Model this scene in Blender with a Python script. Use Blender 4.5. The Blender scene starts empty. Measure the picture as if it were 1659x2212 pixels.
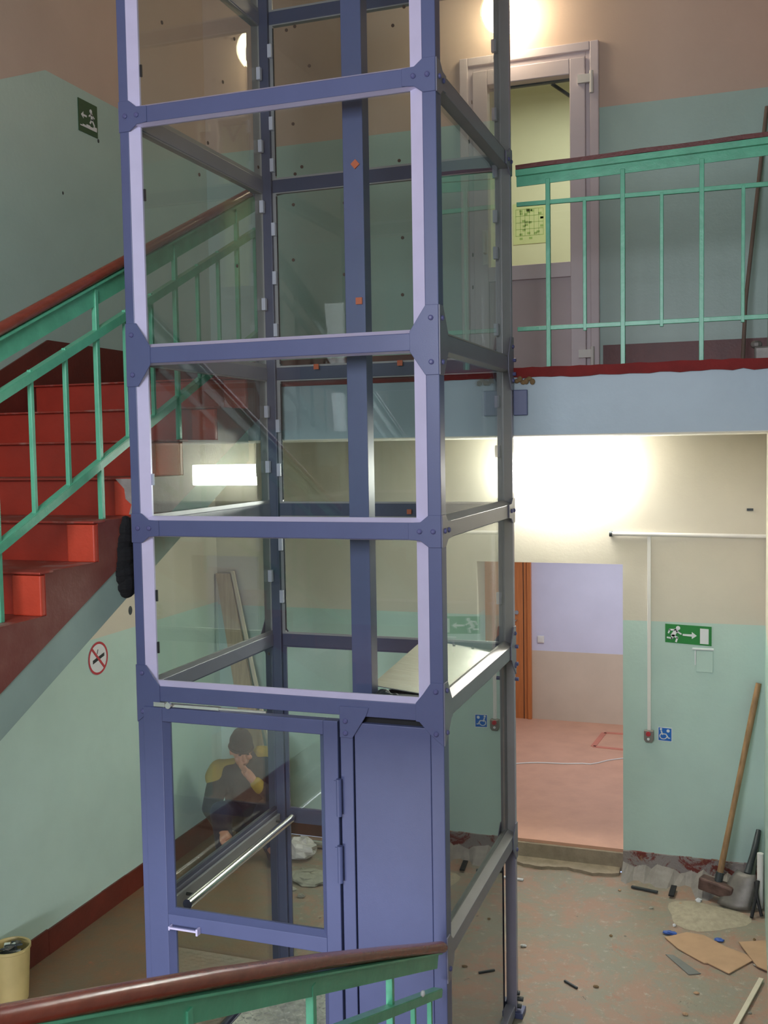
import bpy, bmesh, math, random
from mathutils import Vector, Matrix
random.seed(7)
SC = bpy.context.scene
COL = SC.collection

def lin(c):
    c = c / 255.0
    return c / 12.92 if c <= 0.04045 else ((c + 0.055) / 1.055) ** 2.4
def rgb(r, g, b): return (lin(r), lin(g), lin(b), 1.0)

# ------------------------------------------------------------------ camera
def make_camera():
    x, y, z, yaw, pit, rol, f = 2.51852, -3.88231, 3.00903, -0.335801, -0.0624804, -0.016322, 2234.38
    fwd = Vector((math.sin(yaw) * math.cos(pit), math.cos(yaw) * math.cos(pit), math.sin(pit)))
    r = Vector((math.cos(yaw), -math.sin(yaw), 0)); u = r.cross(fwd)
    r2 = r * math.cos(rol) + u * math.sin(rol); u2 = -r * math.sin(rol) + u * math.cos(rol)
    cam = bpy.data.cameras.new('camera'); o = bpy.data.objects.new('camera', cam); COL.objects.link(o)
    cam.sensor_fit = 'HORIZONTAL'; cam.sensor_width = 36.0; cam.lens = f / 1659.0 * 36.0
    cam.clip_start = 0.02; cam.clip_end = 100
    m = Matrix((r2, u2, -fwd)).transposed().to_4x4(); m.translation = (x, y, z)
    o.matrix_world = m; SC.camera = o
make_camera()

# ------------------------------------------------------------------ view, world, lights
SC.view_settings.view_transform = 'Standard'
SC.view_settings.look = 'None'
SC.view_settings.gamma = 1.0
SC.view_settings.use_curve_mapping = False
SC.view_settings.exposure = 0.0
W = bpy.data.worlds.new('world'); SC.world = W; W.use_nodes = True
W.node_tree.nodes['Background'].inputs[0].default_value = rgb(190, 205, 235)
W.node_tree.nodes['Background'].inputs[1].default_value = 1.0

def area(name, loc, target, sx, sy, power, color):
    l = bpy.data.lights.new(name, 'AREA'); l.shape = 'RECTANGLE'; l.size = sx; l.size_y = sy
    l.energy = power; l.color = color
    o = bpy.data.objects.new(name, l); COL.objects.link(o); o.location = loc
    o.rotation_euler = (Vector(target) - Vector(loc)).to_track_quat('-Z', 'Y').to_euler()
    return o
# daylight through the stair window behind the camera
area('window_daylight', (1.35, -4.93, 3.95), (1.1, 1.0, 2.9), 1.7, 1.5, 175, (0.90, 0.91, 1.0))
# daylight through the entrance glazing under the mid landing
area('entrance_daylight', (0.6, -4.9, 0.95), (0.4, 3.0, 1.0), 2.8, 0.7, 230, (0.90, 0.91, 1.0))
# ceiling lights of the rooms beyond
area('corridor_light', (1.3, 5.3, 2.5), (1.3, 5.3, 0), 0.9, 1.2, 30, (0.93, 0.96, 1.0))
area('upper_room_light', (1.2, 4.8, 6.3), (1.2, 4.8, 3), 1.2, 1.2, 42, (1.0, 0.97, 0.80))

# ------------------------------------------------------------------ materials
def nt(name):
    m = bpy.data.materials.new(name); m.use_nodes = True
    return m, m.node_tree, m.node_tree.nodes['Principled BSDF']
def mixrgb(t, fac, a, b):
    n = t.nodes.new('ShaderNodeMix'); n.data_type = 'RGBA'
    for s, v in ((n.inputs[0], fac), (n.inputs[6], a), (n.inputs[7], b)):
        if isinstance(v, bpy.types.NodeSocket): t.links.new(v, s)
        else: s.default_value = v
    return n.outputs[2]
def noise(t, scale, detail=4, rough=0.6, dist=0.0, stretch=None):
    tc = t.nodes.new('ShaderNodeTexCoord'); n = t.nodes.new('ShaderNodeTexNoise')
    src = tc.outputs['Object']
    if stretch:
        mp = t.nodes.new('ShaderNodeMapping'); mp.inputs['Scale'].default_value = stretch
        t.links.new(src, mp.inputs[0]); src = mp.outputs[0]
    t.links.new(src, n.inputs['Vector'])
    n.inputs['Scale'].default_value = scale; n.inputs['Detail'].default_value = detail
    n.inputs['Roughness'].default_value = rough; n.inputs['Distortion'].default_value = dist
    return n.outputs['Fac']
def ramp(t, v, a, b):
    r = t.nodes.new('ShaderNodeMapRange'); t.links.new(v, r.inputs[0])
    r.inputs[1].default_value = a; r.inputs[2].default_value = b; return r.outputs[0]
def bump(t, p, h, strength, dist=0.01):
    b = t.nodes.new('ShaderNodeBump'); b.inputs['Strength'].default_value = strength
    b.inputs['Distance'].default_value = dist
    t.links.new(h, b.inputs['Height']); t.links.new(b.outputs[0], p.inputs['Normal'])
def mat(name, c, rough=0.5, metal=0.0, var=0.12, scale=3.0, bmp=0.0, bscale=60, spec=0.5, c2=None, lo=.35, hi=.7, stretch=None):
    m, t, p = nt(name)
    p.inputs['Roughness'].default_value = rough; p.inputs['Metallic'].default_value = metal
    p.inputs['Specular IOR Level'].default_value = spec
    if c2 is None: c2 = tuple(x * (1 - var * 2) for x in c[:3]) + (1,)
    f = ramp(t, noise(t, scale, stretch=stretch), lo, hi)
    t.links.new(mixrgb(t, f, c, c2), p.inputs['Base Color'])
    if bmp: bump(t, p, noise(t, bscale, 3), bmp, 0.004)
    return m
def emit(name, c, s):
    m, t, p = nt(name); p.inputs['Base Color'].default_value = c
    p.inputs['Emission Color'].default_value = c; p.inputs['Emission Strength'].default_value = s
    return m
def glass_mat(name, tint, f0=0.042, dirt=0.0):
    m, t, p = nt(name); t.nodes.remove(p)
    out = [n for n in t.nodes if n.type == 'OUTPUT_MATERIAL'][0]
    g = t.nodes.new('ShaderNodeNewGeometry')
    d = t.nodes.new('ShaderNodeVectorMath'); d.operation = 'DOT_PRODUCT'
    t.links.new(g.outputs['Incoming'], d.inputs[0]); t.links.new(g.outputs['Normal'], d.inputs[1])
    def M(op, a, b=None):
        n = t.nodes.new('ShaderNodeMath'); n.operation = op
        for i, v in enumerate((a, b)):
            if v is None: continue
            if isinstance(v, bpy.types.NodeSocket): t.links.new(v, n.inputs[i])
            else: n.inputs[i].default_value = v
        return n.outputs[0]
    c = M('ABSOLUTE', d.outputs['Value']); s = M('POWER', M('SUBTRACT', 1.0, c), 5.0)
    fr = M('ADD', M('MULTIPLY', s, 1 - f0), f0)
    tr = t.nodes.new('ShaderNodeBsdfTransparent'); tr.inputs[0].default_value = tint
    gl = t.nodes.new('ShaderNodeBsdfGlossy'); gl.inputs['Roughness'].default_value = 0.01
    mx = t.nodes.new('ShaderNodeMixShader'); t.links.new(fr, mx.inputs[0])
    t.links.new(tr.outputs[0], mx.inputs[1]); t.links.new(gl.outputs[0], mx.inputs[2])
    if dirt:
        df = t.nodes.new('ShaderNodeBsdfDiffuse'); df.inputs[0].default_value = rgb(170, 178, 170)
        m2 = t.nodes.new('ShaderNodeMixShader')
        t.links.new(M('MULTIPLY', ramp(t, noise(t, 2.5, 5), .35, .75), dirt), m2.inputs[0])
        t.links.new(mx.outputs[0], m2.inputs[1]); t.links.new(df.outputs[0], m2.inputs[2]); mx = m2
    t.links.new(mx.outputs[0], out.inputs[0]); return m

M = {}
M['green'] = mat('green_wall_paint', rgb(166, 192, 184), .42, var=.05, scale=1.6, bmp=.25, bscale=35)
M['greenlit'] = mat('lit_green_wall_paint', rgb(182, 208, 198), .42, var=.05, scale=1.6, bmp=.25, bscale=35)  # same wall green, brighter light of the lower hall put into the colour
M['cream'] = mat('cream_wall_whitewash', rgb(208, 202, 186), .85, var=.05, scale=1.3, bmp=.2, bscale=45)
M['cream_up'] = mat('ochre_wall_whitewash', rgb(196, 174, 158), .85, var=.06, scale=1.0, bmp=.2, bscale=45)
M['slabblue'] = mat('pale_blue_slab_paint', rgb(166, 184, 194), .5, var=.05, scale=2.0, bmp=.3, bscale=20)
M['white'] = mat('white_ceiling_paint', rgb(215, 213, 200), .85, var=.03)
M['red'] = mat('oxide_red_stair_paint', rgb(168, 52, 34), .45, var=.10, scale=5, bmp=.3, bscale=25)
M['tread'] = mat('worn_tread_paint', rgb(140, 62, 48), .5, var=.15, scale=7, bmp=.3, c2=rgb(150, 130, 122), lo=.5, hi=.75)
M['nose'] = mat('scuffed_red_nosing', rgb(150, 54, 40), .5, scale=9, bmp=.3, c2=rgb(164, 132, 120), lo=.55, hi=.75)
M['orange'] = mat('lit_red_plinth', rgb(190, 66, 42), .45, var=.07, scale=9, bmp=.3)  # riser red again, its lit tone put into the colour
M['brown'] = mat('red_brown_side_paint', rgb(112, 48, 38), .5, var=.15, scale=6, bmp=.5, bscale=18, c2=rgb(126, 74, 62), lo=.45, hi=.8)
M['skirt'] = mat('dark_red_skirting_paint', rgb(100, 38, 28), .45, var=.15, scale=6, bmp=.3)
M['redstrip'] = mat('deep_red_edge_paint', rgb(122, 24, 20), .65, spec=.25, var=.15, scale=7, bmp=.3)
M['stringer'] = mat('grey_green_stringer_paint', rgb(142, 164, 156), .6, var=.06, scale=3, bmp=.4, bscale=15)
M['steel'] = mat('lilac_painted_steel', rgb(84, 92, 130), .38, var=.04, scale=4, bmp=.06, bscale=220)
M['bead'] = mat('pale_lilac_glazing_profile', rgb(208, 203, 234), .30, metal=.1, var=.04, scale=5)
M['steel_shade'] = mat('shaded_lilac_steel', rgb(66, 72, 98), .42, var=.05, scale=4)  # same lilac steel, shade behind the glass put into the colour
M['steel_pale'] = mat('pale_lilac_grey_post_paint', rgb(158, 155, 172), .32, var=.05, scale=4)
M['steel_side_sheen'] = mat('side_steel_reflected_grey', rgb(122, 122, 138), .34, var=.05, scale=4)  # same lilac steel, grazing reflection of the walls put into the colour
M['bead_side_sheen'] = mat('glazing_profile_reflected_grey', rgb(150, 150, 152), .38, metal=.2, var=.05, scale=5)  # glazing beads with the reflected grey of the walls put into the colour
M['bolt'] = mat('painted_bolt_head', rgb(92, 94, 140), .35)
M['alu'] = mat('satin_aluminium', rgb(240, 240, 234), .24, metal=.85, var=.06, scale=8, stretch=(1, 9, 1))
M['chrome'] = mat('polished_tube', rgb(215, 215, 215), .16, metal=1.0, var=.02)
M['clip'] = mat('grey_plastic_clip', rgb(186, 188, 204), .5, var=.03)
M['dark'] = mat('black_rubber', rgb(22, 22, 26), .7)
M['cab'] = mat('dark_cabinet_sheet', rgb(70, 72, 92), .5)
M['glass'] = glass_mat('clear_shaft_glass', (.955, .975, .965, 1), f0=.038, dirt=.006)
M['mirrorglass'] = glass_mat('coated_side_panel_glass', (.7, .74, .72, 1), f0=.42, dirt=.04)
M['dglass'] = glass_mat('door_glass', (.96, .985, .97, 1), f0=.03)
M['greenrail'] = mat('mint_green_railing_enamel', rgb(92, 178, 142), .35, var=.10, scale=12, bmp=.3, bscale=30)
M['wood'] = mat('red_brown_varnished_handrail', rgb(134, 62, 46), .26, var=.12, scale=14, bmp=.15, bscale=30, stretch=(3, 1, 3))
M['pvc'] = mat('white_pvc_door_profile', rgb(206, 194, 198), .4, var=.03)
M['pvcpanel'] = mat('pinkish_white_door_panel', rgb(188, 172, 174), .45, var=.03)
M['lobby'] = mat('pale_yellow_green_room_paint', rgb(204, 206, 184), .8, var=.03)
M['office'] = mat('bluish_white_wall', rgb(206, 206, 226), .8, var=.03)
M['officelow'] = mat('beige_dado_paint', rgb(206, 190, 170), .7, var=.04)
M['terra'] = mat('terracotta_linoleum', rgb(206, 158, 132), .55, var=.06, scale=5, bmp=.1)
M['doorwood'] = mat('orange_beech_veneer', rgb(200, 122, 66), .4, var=.12, scale=6, stretch=(8, 8, .6))
M['globe'] = emit('lit_opal_globe', (1.0, .84, .60, 1), 24.0)
M['tube'] = emit('lit_fluorescent_diffuser', (1.0, .98, .92, 1), 120.0)
M['plastic'] = mat('white_plastic', rgb(222, 220, 214), .4, var=.02)
M['signgreen'] = mat('safety_green_print', rgb(14, 120, 44), .4, var=.05)
M['signdark'] = mat('dark_safety_green_print', rgb(24, 74, 40), .45, var=.1)
M['signwhite'] = mat('white_print', rgb(215, 218, 220), .5, var=.02)
M['signblue'] = mat('blue_print', rgb(24, 104, 190), .4, var=.04)
M['signred'] = mat('red_print', rgb(176, 48, 56), .45, var=.03)
M['signblack'] = mat('black_print', rgb(34, 34, 36), .5)
M['plan'] = mat('yellowish_plan_paper', rgb(192, 202, 156), .7, var=.04)
M['planline'] = mat('green_plan_ink', rgb(146, 174, 108), .7)
M['spot'] = mat('brown_sealant_spot', rgb(86, 66, 56), .7)
M['cap'] = mat('orange_plastic_cap', rgb(200, 98, 58), .5)
M['card'] = mat('brown_cardboard', rgb(184, 150, 118), .8, var=.06, scale=8)
M['cardgrey'] = mat('grey_sheet_offcut', rgb(120, 122, 118), .7)
M['sand'] = mat('pale_sand', rgb(176, 166, 144), .95, var=.12, scale=30, bmp=.8, bscale=120)
M['handle'] = mat('dirty_wooden_handle', rgb(164, 128, 88), .6, var=.25, scale=5, stretch=(6, 6, 1))
M['iron'] = mat('rusty_iron', rgb(110, 86, 78), .6, metal=.3, var=.25, scale=22, bmp=.4)
M['iron2'] = mat('grey_worn_steel', rgb(126, 122, 116), .5, metal=.5, var=.15, scale=15)
M['greymetal'] = mat('dark_grey_steel', rgb(66, 72, 74), .5, metal=.4)
M['bucket'] = mat('cream_plastic_bucket', rgb(196, 178, 120), .5, var=.08, scale=6)
M['plank'] = mat('raw_pine_board', rgb(190, 172, 140), .7, var=.14, scale=5, stretch=(10, 10, .8))
M['planklight'] = mat('pale_planed_batten', rgb(216, 208, 184), .7, var=.08)
M['bag'] = mat('crumpled_white_plastic', rgb(205, 200, 196), .45, var=.12, scale=14)
M['block'] = mat('pale_concrete', rgb(164, 162, 148), .9, var=.12, scale=20, bmp=.5)
M['poly'] = mat('black_torn_insulation', rgb(18, 19, 22), .9, bmp=.6)
M['foam'] = mat('brown_mounting_foam', rgb(128, 104, 72), .9, bmp=.8)
M['bare'] = mat('bare_grey_plaster', rgb(150, 144, 138), .9, var=.12, scale=12, bmp=.6)
M['skin'] = mat('skin', rgb(176, 124, 100), .55, var=.06, scale=12)
M['jacket'] = mat('dark_grey_work_jacket', rgb(30, 28, 29), .8, var=.15, scale=9, bmp=.6, bscale=22)
M['yellow'] = mat('yellow_jacket_yoke', rgb(150, 128, 40), .8, var=.12, scale=9)
M['trouser'] = mat('navy_work_trousers', rgb(26, 32, 58), .85, var=.15, scale=9, bmp=.6, bscale=22)
M['hat'] = mat('black_knitted_cap', rgb(40, 36, 34), .95, var=.15, scale=30, bmp=.8, bscale=90)
M['boot'] = mat('worn_leather_boot', rgb(60, 44, 36), .7)
M['blue'] = mat('blue_plastic_scrap', rgb(54, 92, 170), .5)

# floor: worn terracotta linoleum with trodden-in plaster
def floor_mat():
    m, t, p = nt('worn_hall_floor')
    a = ramp(t, noise(t, 2.0, 8, .8, .6), .44, .56)
    b = ramp(t, noise(t, 5.5, 7, .8, .4), .51, .66)
    c = mixrgb(t, a, rgb(156, 126, 108), rgb(136, 132, 116))
    c = mixrgb(t, b, c, rgb(134, 132, 120))
    k = ramp(t, noise(t, 15, 6, .85), .56, .70); c = mixrgb(t, k, c, rgb(176, 166, 150))
    k2 = ramp(t, noise(t, 11, 6, .8, 1.), .64, .70); c = mixrgb(t, ramp(t, noise(t, 3.1, 7, .85, .5), .56, .66), c, rgb(158, 118, 98)); c = mixrgb(t, k2, c, rgb(84, 78, 70))
    # the floor turns a darker, patchy brown towards the left wall and near side
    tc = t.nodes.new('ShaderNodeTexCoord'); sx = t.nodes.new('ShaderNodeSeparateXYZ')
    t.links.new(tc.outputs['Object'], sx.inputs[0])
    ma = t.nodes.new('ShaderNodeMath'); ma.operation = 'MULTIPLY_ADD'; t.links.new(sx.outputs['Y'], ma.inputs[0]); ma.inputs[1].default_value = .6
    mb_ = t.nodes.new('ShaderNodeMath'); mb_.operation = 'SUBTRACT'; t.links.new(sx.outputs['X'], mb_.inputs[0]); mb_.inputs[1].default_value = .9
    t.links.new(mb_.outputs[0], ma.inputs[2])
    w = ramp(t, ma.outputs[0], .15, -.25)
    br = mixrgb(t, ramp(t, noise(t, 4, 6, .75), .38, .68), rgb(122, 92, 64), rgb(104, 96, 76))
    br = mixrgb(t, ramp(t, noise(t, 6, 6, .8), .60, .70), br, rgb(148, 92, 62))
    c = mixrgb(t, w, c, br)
    t.links.new(c, p.inputs['Base Color']); p.inputs['Roughness'].default_value = .6
    bump(t, p, noise(t, 14, 6, .8), .5, .01); return m
M['floor'] = floor_mat()
def skirt_torn():
    m, t, p = nt('broken_skirting_plaster')
    a = ramp(t, noise(t, 6, 6, .75, .6), .47, .53)
    c = mixrgb(t, a, rgb(140, 132, 128), rgb(112, 50, 42))
    c = mixrgb(t, ramp(t, noise(t, 16, 4), .6, .7), c, rgb(142, 108, 80))
    t.links.new(c, p.inputs['Base Color']); p.inputs['Roughness'].default_value = .8
    bump(t, p, noise(t, 12, 5, .7), .8, .02); return m
M['torn'] = skirt_torn()
def checker_mat():
    m, t, p = nt('aluminium_sheet')
    p.inputs['Metallic'].default_value = .75; p.inputs['Roughness'].default_value = .38
    c = mixrgb(t, ramp(t, noise(t, 20, 4), .4, .7), rgb(226, 224, 216), rgb(180, 180, 176))
    t.links.new(c, p.inputs['Base Color']); return m
M['checker'] = checker_mat()

# ------------------------------------------------------------------ mesh helpers
class G:
    def __init__(s): s.v = []; s.f = []; s.m = []; s.cur = 0
    def add(s, vs, fs):
        k = len(s.v); s.v += [tuple(v) for v in vs]
        for f in fs: s.f.append(tuple(i + k for i in f)); s.m.append(s.cur)
        return s
    def box(s, x0, x1, y0, y1, z0, z1):
        v = [(x, y, z) for x in (x0, x1) for y in (y0, y1) for z in (z0, z1)]
        return s.add(v, [(0, 1, 3, 2), (4, 6, 7, 5), (0, 4, 5, 1), (2, 3, 7, 6), (0, 2, 6, 4), (1, 5, 7, 3)])
    def prism(s, poly, axis, a, b):
        def P(u, w, t): return {'X': (t, u, w), 'Y': (u, t, w), 'Z': (u, w, t)}[axis]
        n = len(poly)
        ar = sum(poly[i][0] * poly[(i + 1) % n][1] - poly[(i + 1) % n][0] * poly[i][1] for i in range(n))
        if ar < 0: poly = poly[::-1]
        flip = axis == 'Y'
        v = [P(u, w, a) for u, w in poly] + [P(u, w, b) for u, w in poly]
        fs = [tuple(range(n))[::-1], tuple(range(n, 2 * n))] + [(i, (i + 1) % n, n + (i + 1) % n, n + i) for i in range(n)]
        if (b < a) != flip: fs = [f[::-1] for f in fs]
        return s.add(v, fs)
    def bar(s, p, q, w, h, up=(0, 0, 1)):
        p, q = Vector(p), Vector(q); d = (q - p).normalized(); up = Vector(up)
        sd = d.cross(up)
        if sd.length < 1e-4: sd = d.cross(Vector((0, 1, 0)))
        sd.normalize(); u = sd.cross(d).normalized()
        v = [e + sd * a * w / 2 + u * b * h / 2 for e in (p, q) for a, b in ((-1, -1), (1, -1), (1, 1), (-1, 1))]
        return s.add(v, [(0, 1, 2, 3), (7, 6, 5, 4), (0, 4, 5, 1), (1, 5, 6, 2), (2, 6, 7, 3), (3, 7, 4, 0)])
    def tube(s, pts, rad, n=12, cap=True):
        pts = [Vector(p) for p in pts]; rings = []
        rr = rad if isinstance(rad, (list, tuple)) else [rad] * len(pts)
        k0 = len(s.v); ref = None
        for i, p in enumerate(pts):
            d = (pts[min(i + 1, len(pts) - 1)] - pts[max(i - 1, 0)]).normalized()
            if ref is None: ref = Vector((0, 0, 1)) if abs(d.z) < .9 else Vector((1, 0, 0))
            a = (ref - d * ref.dot(d)).normalized(); ref = a; b = d.cross(a)
            s.v += [tuple(p + (a * math.cos(2 * math.pi * j / n) + b * math.sin(2 * math.pi * j / n)) * rr[i]) for j in range(n)]
        for i in range(len(pts) - 1):
            for j in range(n):
                s.f.append((k0 + i * n + j, k0 + i * n + (j + 1) % n, k0 + (i + 1) * n + (j + 1) % n, k0 + (i + 1) * n + j)); s.m.append(s.cur)
        if cap:
            s.f.append(tuple(k0 + j for j in range(n))[::-1]); s.m.append(s.cur)
            e = k0 + (len(pts) - 1) * n; s.f.append(tuple(e + j for j in range(n))); s.m.append(s.cur)
        return s
    def ball(s, c, r, nu=20, nv=12):
        if not isinstance(r, (tuple, list)): r = (r, r, r)
        v = []; f = []
        for i in range(nv + 1):
            th = math.pi * i / nv
            for j in range(nu):
                ph = 2 * math.pi * j / nu
                v.append((c[0] + r[0] * math.sin(th) * math.cos(ph), c[1] + r[1] * math.sin(th) * math.sin(ph), c[2] + r[2] * math.cos(th)))
        for i in range(nv):
            for j in range(nu):
                f.append((i * nu + j, (i + 1) * nu + j, (i + 1) * nu + (j + 1) % nu, i * nu + (j + 1) % nu))
        return s.add(v, f)

def link(o, parent=None):
    COL.objects.link(o)
    if parent is not None: o.parent = parent
    return o
def mk(name, g, mats, parent=None, bevel=0, smooth=False, at=None):
    """link geometry (world coordinates) as one object; children keep world placement, parent offset removed"""
    me = bpy.data.meshes.new(name)
    off = Vector((0, 0, 0)) if at is None else Vector(at)
    me.from_pydata([tuple(Vector(v) - off) for v in g.v], [], g.f)
    if not isinstance(mats, (list, tuple)): mats = [mats]
    for m in mats: me.materials.append(m)
    for p, i in zip(me.polygons, g.m): p.material_index = i; p.use_smooth = smooth
    me.validate(); me.update()
    o = bpy.data.objects.new(name, me); link(o, parent)
    po = Vector((0, 0, 0))
    q = parent
    while q is not None: po += q.location; q = q.parent
    o.location = off - po
    if bevel:
        b = o.modifiers.new('bevel', 'BEVEL'); b.width = bevel; b.segments = 2; b.limit_method = 'ANGLE'; b.angle_limit = math.radians(40)
    if smooth:
        try: me.set_sharp_from_angle(angle=math.radians(40))
        except Exception: pass
    return o
def empty(name, loc):
    o = bpy.data.objects.new(name, None); COL.objects.link(o); o.location = loc; o.empty_display_size = .1
    return o
def tag(o, label, cat, group=None, kind=None):
    o['label'] = label; o['category'] = cat
    if group: o['group'] = group
    if kind: o['kind'] = kind
    return o
def struct(o, label=None):
    o['kind'] = 'structure'
    if label: o['label'] = label
    return o

# =================================================================== THE SETTING
XL, XR, YB, YN = -1.42, 2.655, 3.37, -5.0      # left wall, right wall, far wall, near wall
ZL, ZM, ZC = 3.40, 1.36, 7.2                   # landing, mid landing, ceiling
RISE, RUN = 0.17, 0.355
XS = -0.03                                     # right side of the upper flight
def up_z(y): return ZL + (y - 1.21) * RISE / RUN

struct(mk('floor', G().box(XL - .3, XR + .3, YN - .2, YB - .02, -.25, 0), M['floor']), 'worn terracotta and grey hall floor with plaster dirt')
struct(mk('ceiling', G().box(XL - .3, XR + .3, YN - .2, YB + .3, ZC, ZC + .2), M['white']))

# left wall: lower green dado, cream above it, green again above the stairs with a kinked line, ochre on top
g = G(); T = XL - .3
ys = [YN, YN + .0, -2.8, 1.21, YB]
kink = 1.42
low = [(YN, 0), (YB, 0), (YB, 1.81), (YN, 1.81)]
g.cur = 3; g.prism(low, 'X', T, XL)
g.cur = 1; g.prism([(YN, 1.81), (YB, 1.81), (YB, ZL - .1), (1.21, ZL - .1), (-1.9, 1.92), (-2.13, 1.81)], 'X', T, XL)
g.cur = 0; g.prism([(YN, 1.8), (-2.13, 1.81), (1.21, ZL - .1), (YB, ZL - .1), (YB, 5.28), (kink, 5.28), (-3.2, 5.28 + .455 * (-3.2 - kink)), (YN, 5.28 + .455 * (-3.2 - kink))], 'X', T, XL)
g.cur = 2; g.prism([(YN, 5.28 + .455 * (-3.2 - kink)), (-3.2, 5.28 + .455 * (-3.2 - kink)), (kink, 5.28), (YB, 5.28), (YB, ZC), (YN, ZC)], 'X', T, XL)
struct(mk('wall_left', g, [M['green'], M['cream'], M['cream_up'], M['greenlit']]), 'left stairwell wall, green paint below cream, line rising with the stairs')
# holes and marks in the left wall
# far wall with a rough doorway below and the white door above
g = G(); D0, D1, DT = .692, 1.728, 2.175; U0, U1, UT = .655, 1.558, 5.665
y0, y1 = YB, YB + .24
ZP = 1.787
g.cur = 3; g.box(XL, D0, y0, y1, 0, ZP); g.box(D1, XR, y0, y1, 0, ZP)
g.cur = 1; g.box(XL, D0, y0, y1, ZP, DT); g.box(D1, XR, y0, y1, ZP, DT); g.box(XL, XR, y0, y1, DT, ZL - .2)
g.cur = 0; g.box(XL, U0, y0, y1, ZL - .2, 5.28); g.box(U1, XR, y0, y1, ZL - .2, 5.28)
g.cur = 2; g.box(XL, U0, y0, y1, 5.28, UT); g.box(U1, XR, y0, y1, 5.28, UT); g.box(XL, XR, y0, y1, UT, ZC)
struct(mk('wall_far', g, [M['green'], M['cream'], M['cream_up'], M['greenlit']]), 'far wall, green below cream on both storeys')
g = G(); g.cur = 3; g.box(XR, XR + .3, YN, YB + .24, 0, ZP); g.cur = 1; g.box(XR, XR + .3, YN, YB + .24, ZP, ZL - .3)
g.cur = 0; g.box(XR, XR + .3, YN, YB + .24, ZL - .3, 5.28); g.cur = 2; g.box(XR, XR + .3, YN, YB + .24, 5.28, ZC)
struct(mk('wall_right', g, [M['green'], M['cream'], M['cream_up'], M['greenlit']]))
# near wall with the stair window (behind the camera)
g = G(); g.cur = 0
g.box(XL, XR, YN - .3, YN, 0, .45); g.box(XL, -.9, YN - .3, YN, .45, 1.2); g.box(2.2, XR, YN - .3, YN, .45, 1.2); g.box(XL, XR, YN - .3, YN, 1.2, 3.0)
g.box(XL, .4, YN - .3, YN, 3.0, 4.9); g.box(2.3, XR, YN - .3, YN, 3.0, 4.9); g.cur = 1; g.box(XL, XR, YN - .3, YN, 4.9, ZC)
struct(mk('wall_near', g, [M['green'], M['cream_up']]))
def window(name, x0, x1, z0, z1, n):
    w = empty(name, ((x0 + x1) / 2, YN - .12, z0)); struct(w)
    f = G(); t = .06
    f.box(x0, x1, YN - .16, YN - .1, z0, z0 + t); f.box(x0, x1, YN - .16, YN - .1, z1 - t, z1)
    for i in range(n + 1):
        cx = x0 + (x1 - x0 - t) * i / n; f.box(cx, cx + t, YN - .16, YN - .1, z0 + t, z1 - t)
    mk('frame', f, M['pvc'], w)
    mk('pane', G().box(x0 + t, x1 - t, YN - .135, YN - .13, z0 + t, z1 - t), M['dglass'], w)
window('window_1', .4, 2.3, 3.0, 4.9, 2)
window('window_2', -.9, 2.2, .45, 1.2, 3)

# landing slab, pale blue face, red painted edge strip
g = G(); g.cur = 0; g.box(XL, XR, 1.362, YB, 3.06, 3.36); g.cur = 1; g.box(XL, XR, 1.362, YB, 3.055, 3.0599)
struct(mk('landing_slab', g, [M['slabblue'], M['white']]), 'upper landing slab with pale blue front face')
g = G(); n = 26
# wavy worn lower edge of the red strip
top = [(1.403 + (XR - 1.403) * i / n, 3.40 + random.uniform(0, .006)) for i in range(n + 1)]
bot = [(1.403 + (XR - 1.403) * i / n, 3.352 + random.uniform(-.006, .006)) for i in range(n + 1)]
for i in range(n):
    g.prism([bot[i], bot[i + 1], top[i + 1], top[i]], 'Y', 1.350, 1.45)
g.box(XL, 1.403, 1.352, 1.45, 3.352, 3.40)
g.box(XL, XR, 1.45, YB, 3.3601, 3.395)
struct(mk('landing_floor', g, M['redstrip']), 'dark red painted landing floor and worn edge strip')
# mid landing under the camera
g = G(); g.cur = 0; g.box(XL, XR, YN, -2.71, ZM - .2, ZM); struct(mk('mid_landing_slab', g, M['tread']))
struct(mk('trim_mid_landing', G().box(XL, XR, -2.735, -2.709, ZM - .2, ZM + .002), M['skirt']))

# skirtings
g = G(); n = 30
for i in range(n):
    a, b = YN + (YB - YN) * i / n, YN + (YB - YN) * (i + 1) / n
    g.box(XL, XL + .012 + .003 * random.random(), a, b, 0, .155 + random.uniform(-.004, .004))
struct(mk('baseboard_left', g, M['skirt']), 'dark red brown painted skirting band of the left wall')
g = G()
g.prism([(-2.7, up_z(-2.7) - .2), (1.21, ZL - .2), (YB, ZL - .1), (YB, 3.68), (1.34, 3.68), (-2.7, up_z(-2.7) + .19)], 'X', XL, XL + .012)
struct(mk('baseboard_stairs', g, M['skirt']), 'dark red skirting band climbing beside the stairs to the landing')
g = G(); g.box(1.60, XR, YB - .012, YB, ZL - .05, 3.682); g.box(XL, U0 - .06, YB - .012, YB, ZL - .05, 3.682)
struct(mk('baseboard_landing', g, M['skirt']), 'dark red skirting band on the landing far wall')
g = G()
for i in range(22):
    a, b = D1 + (XR - D1) * i / 22, D1 + (XR - D1) * (i + 1) / 22
    g.box(a, b, YB - .012 - .012 * random.random(), YB, 0, .16 + random.uniform(-.003, .003))
struct(mk('baseboard_far', g, M['torn']), 'broken skirting with grey plaster and remains of red paint')
g = G(); g.box(XL, D0, YB - .014, YB, 0, .16); struct(mk('baseboard_far_left', g, M['skirt']))
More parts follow.
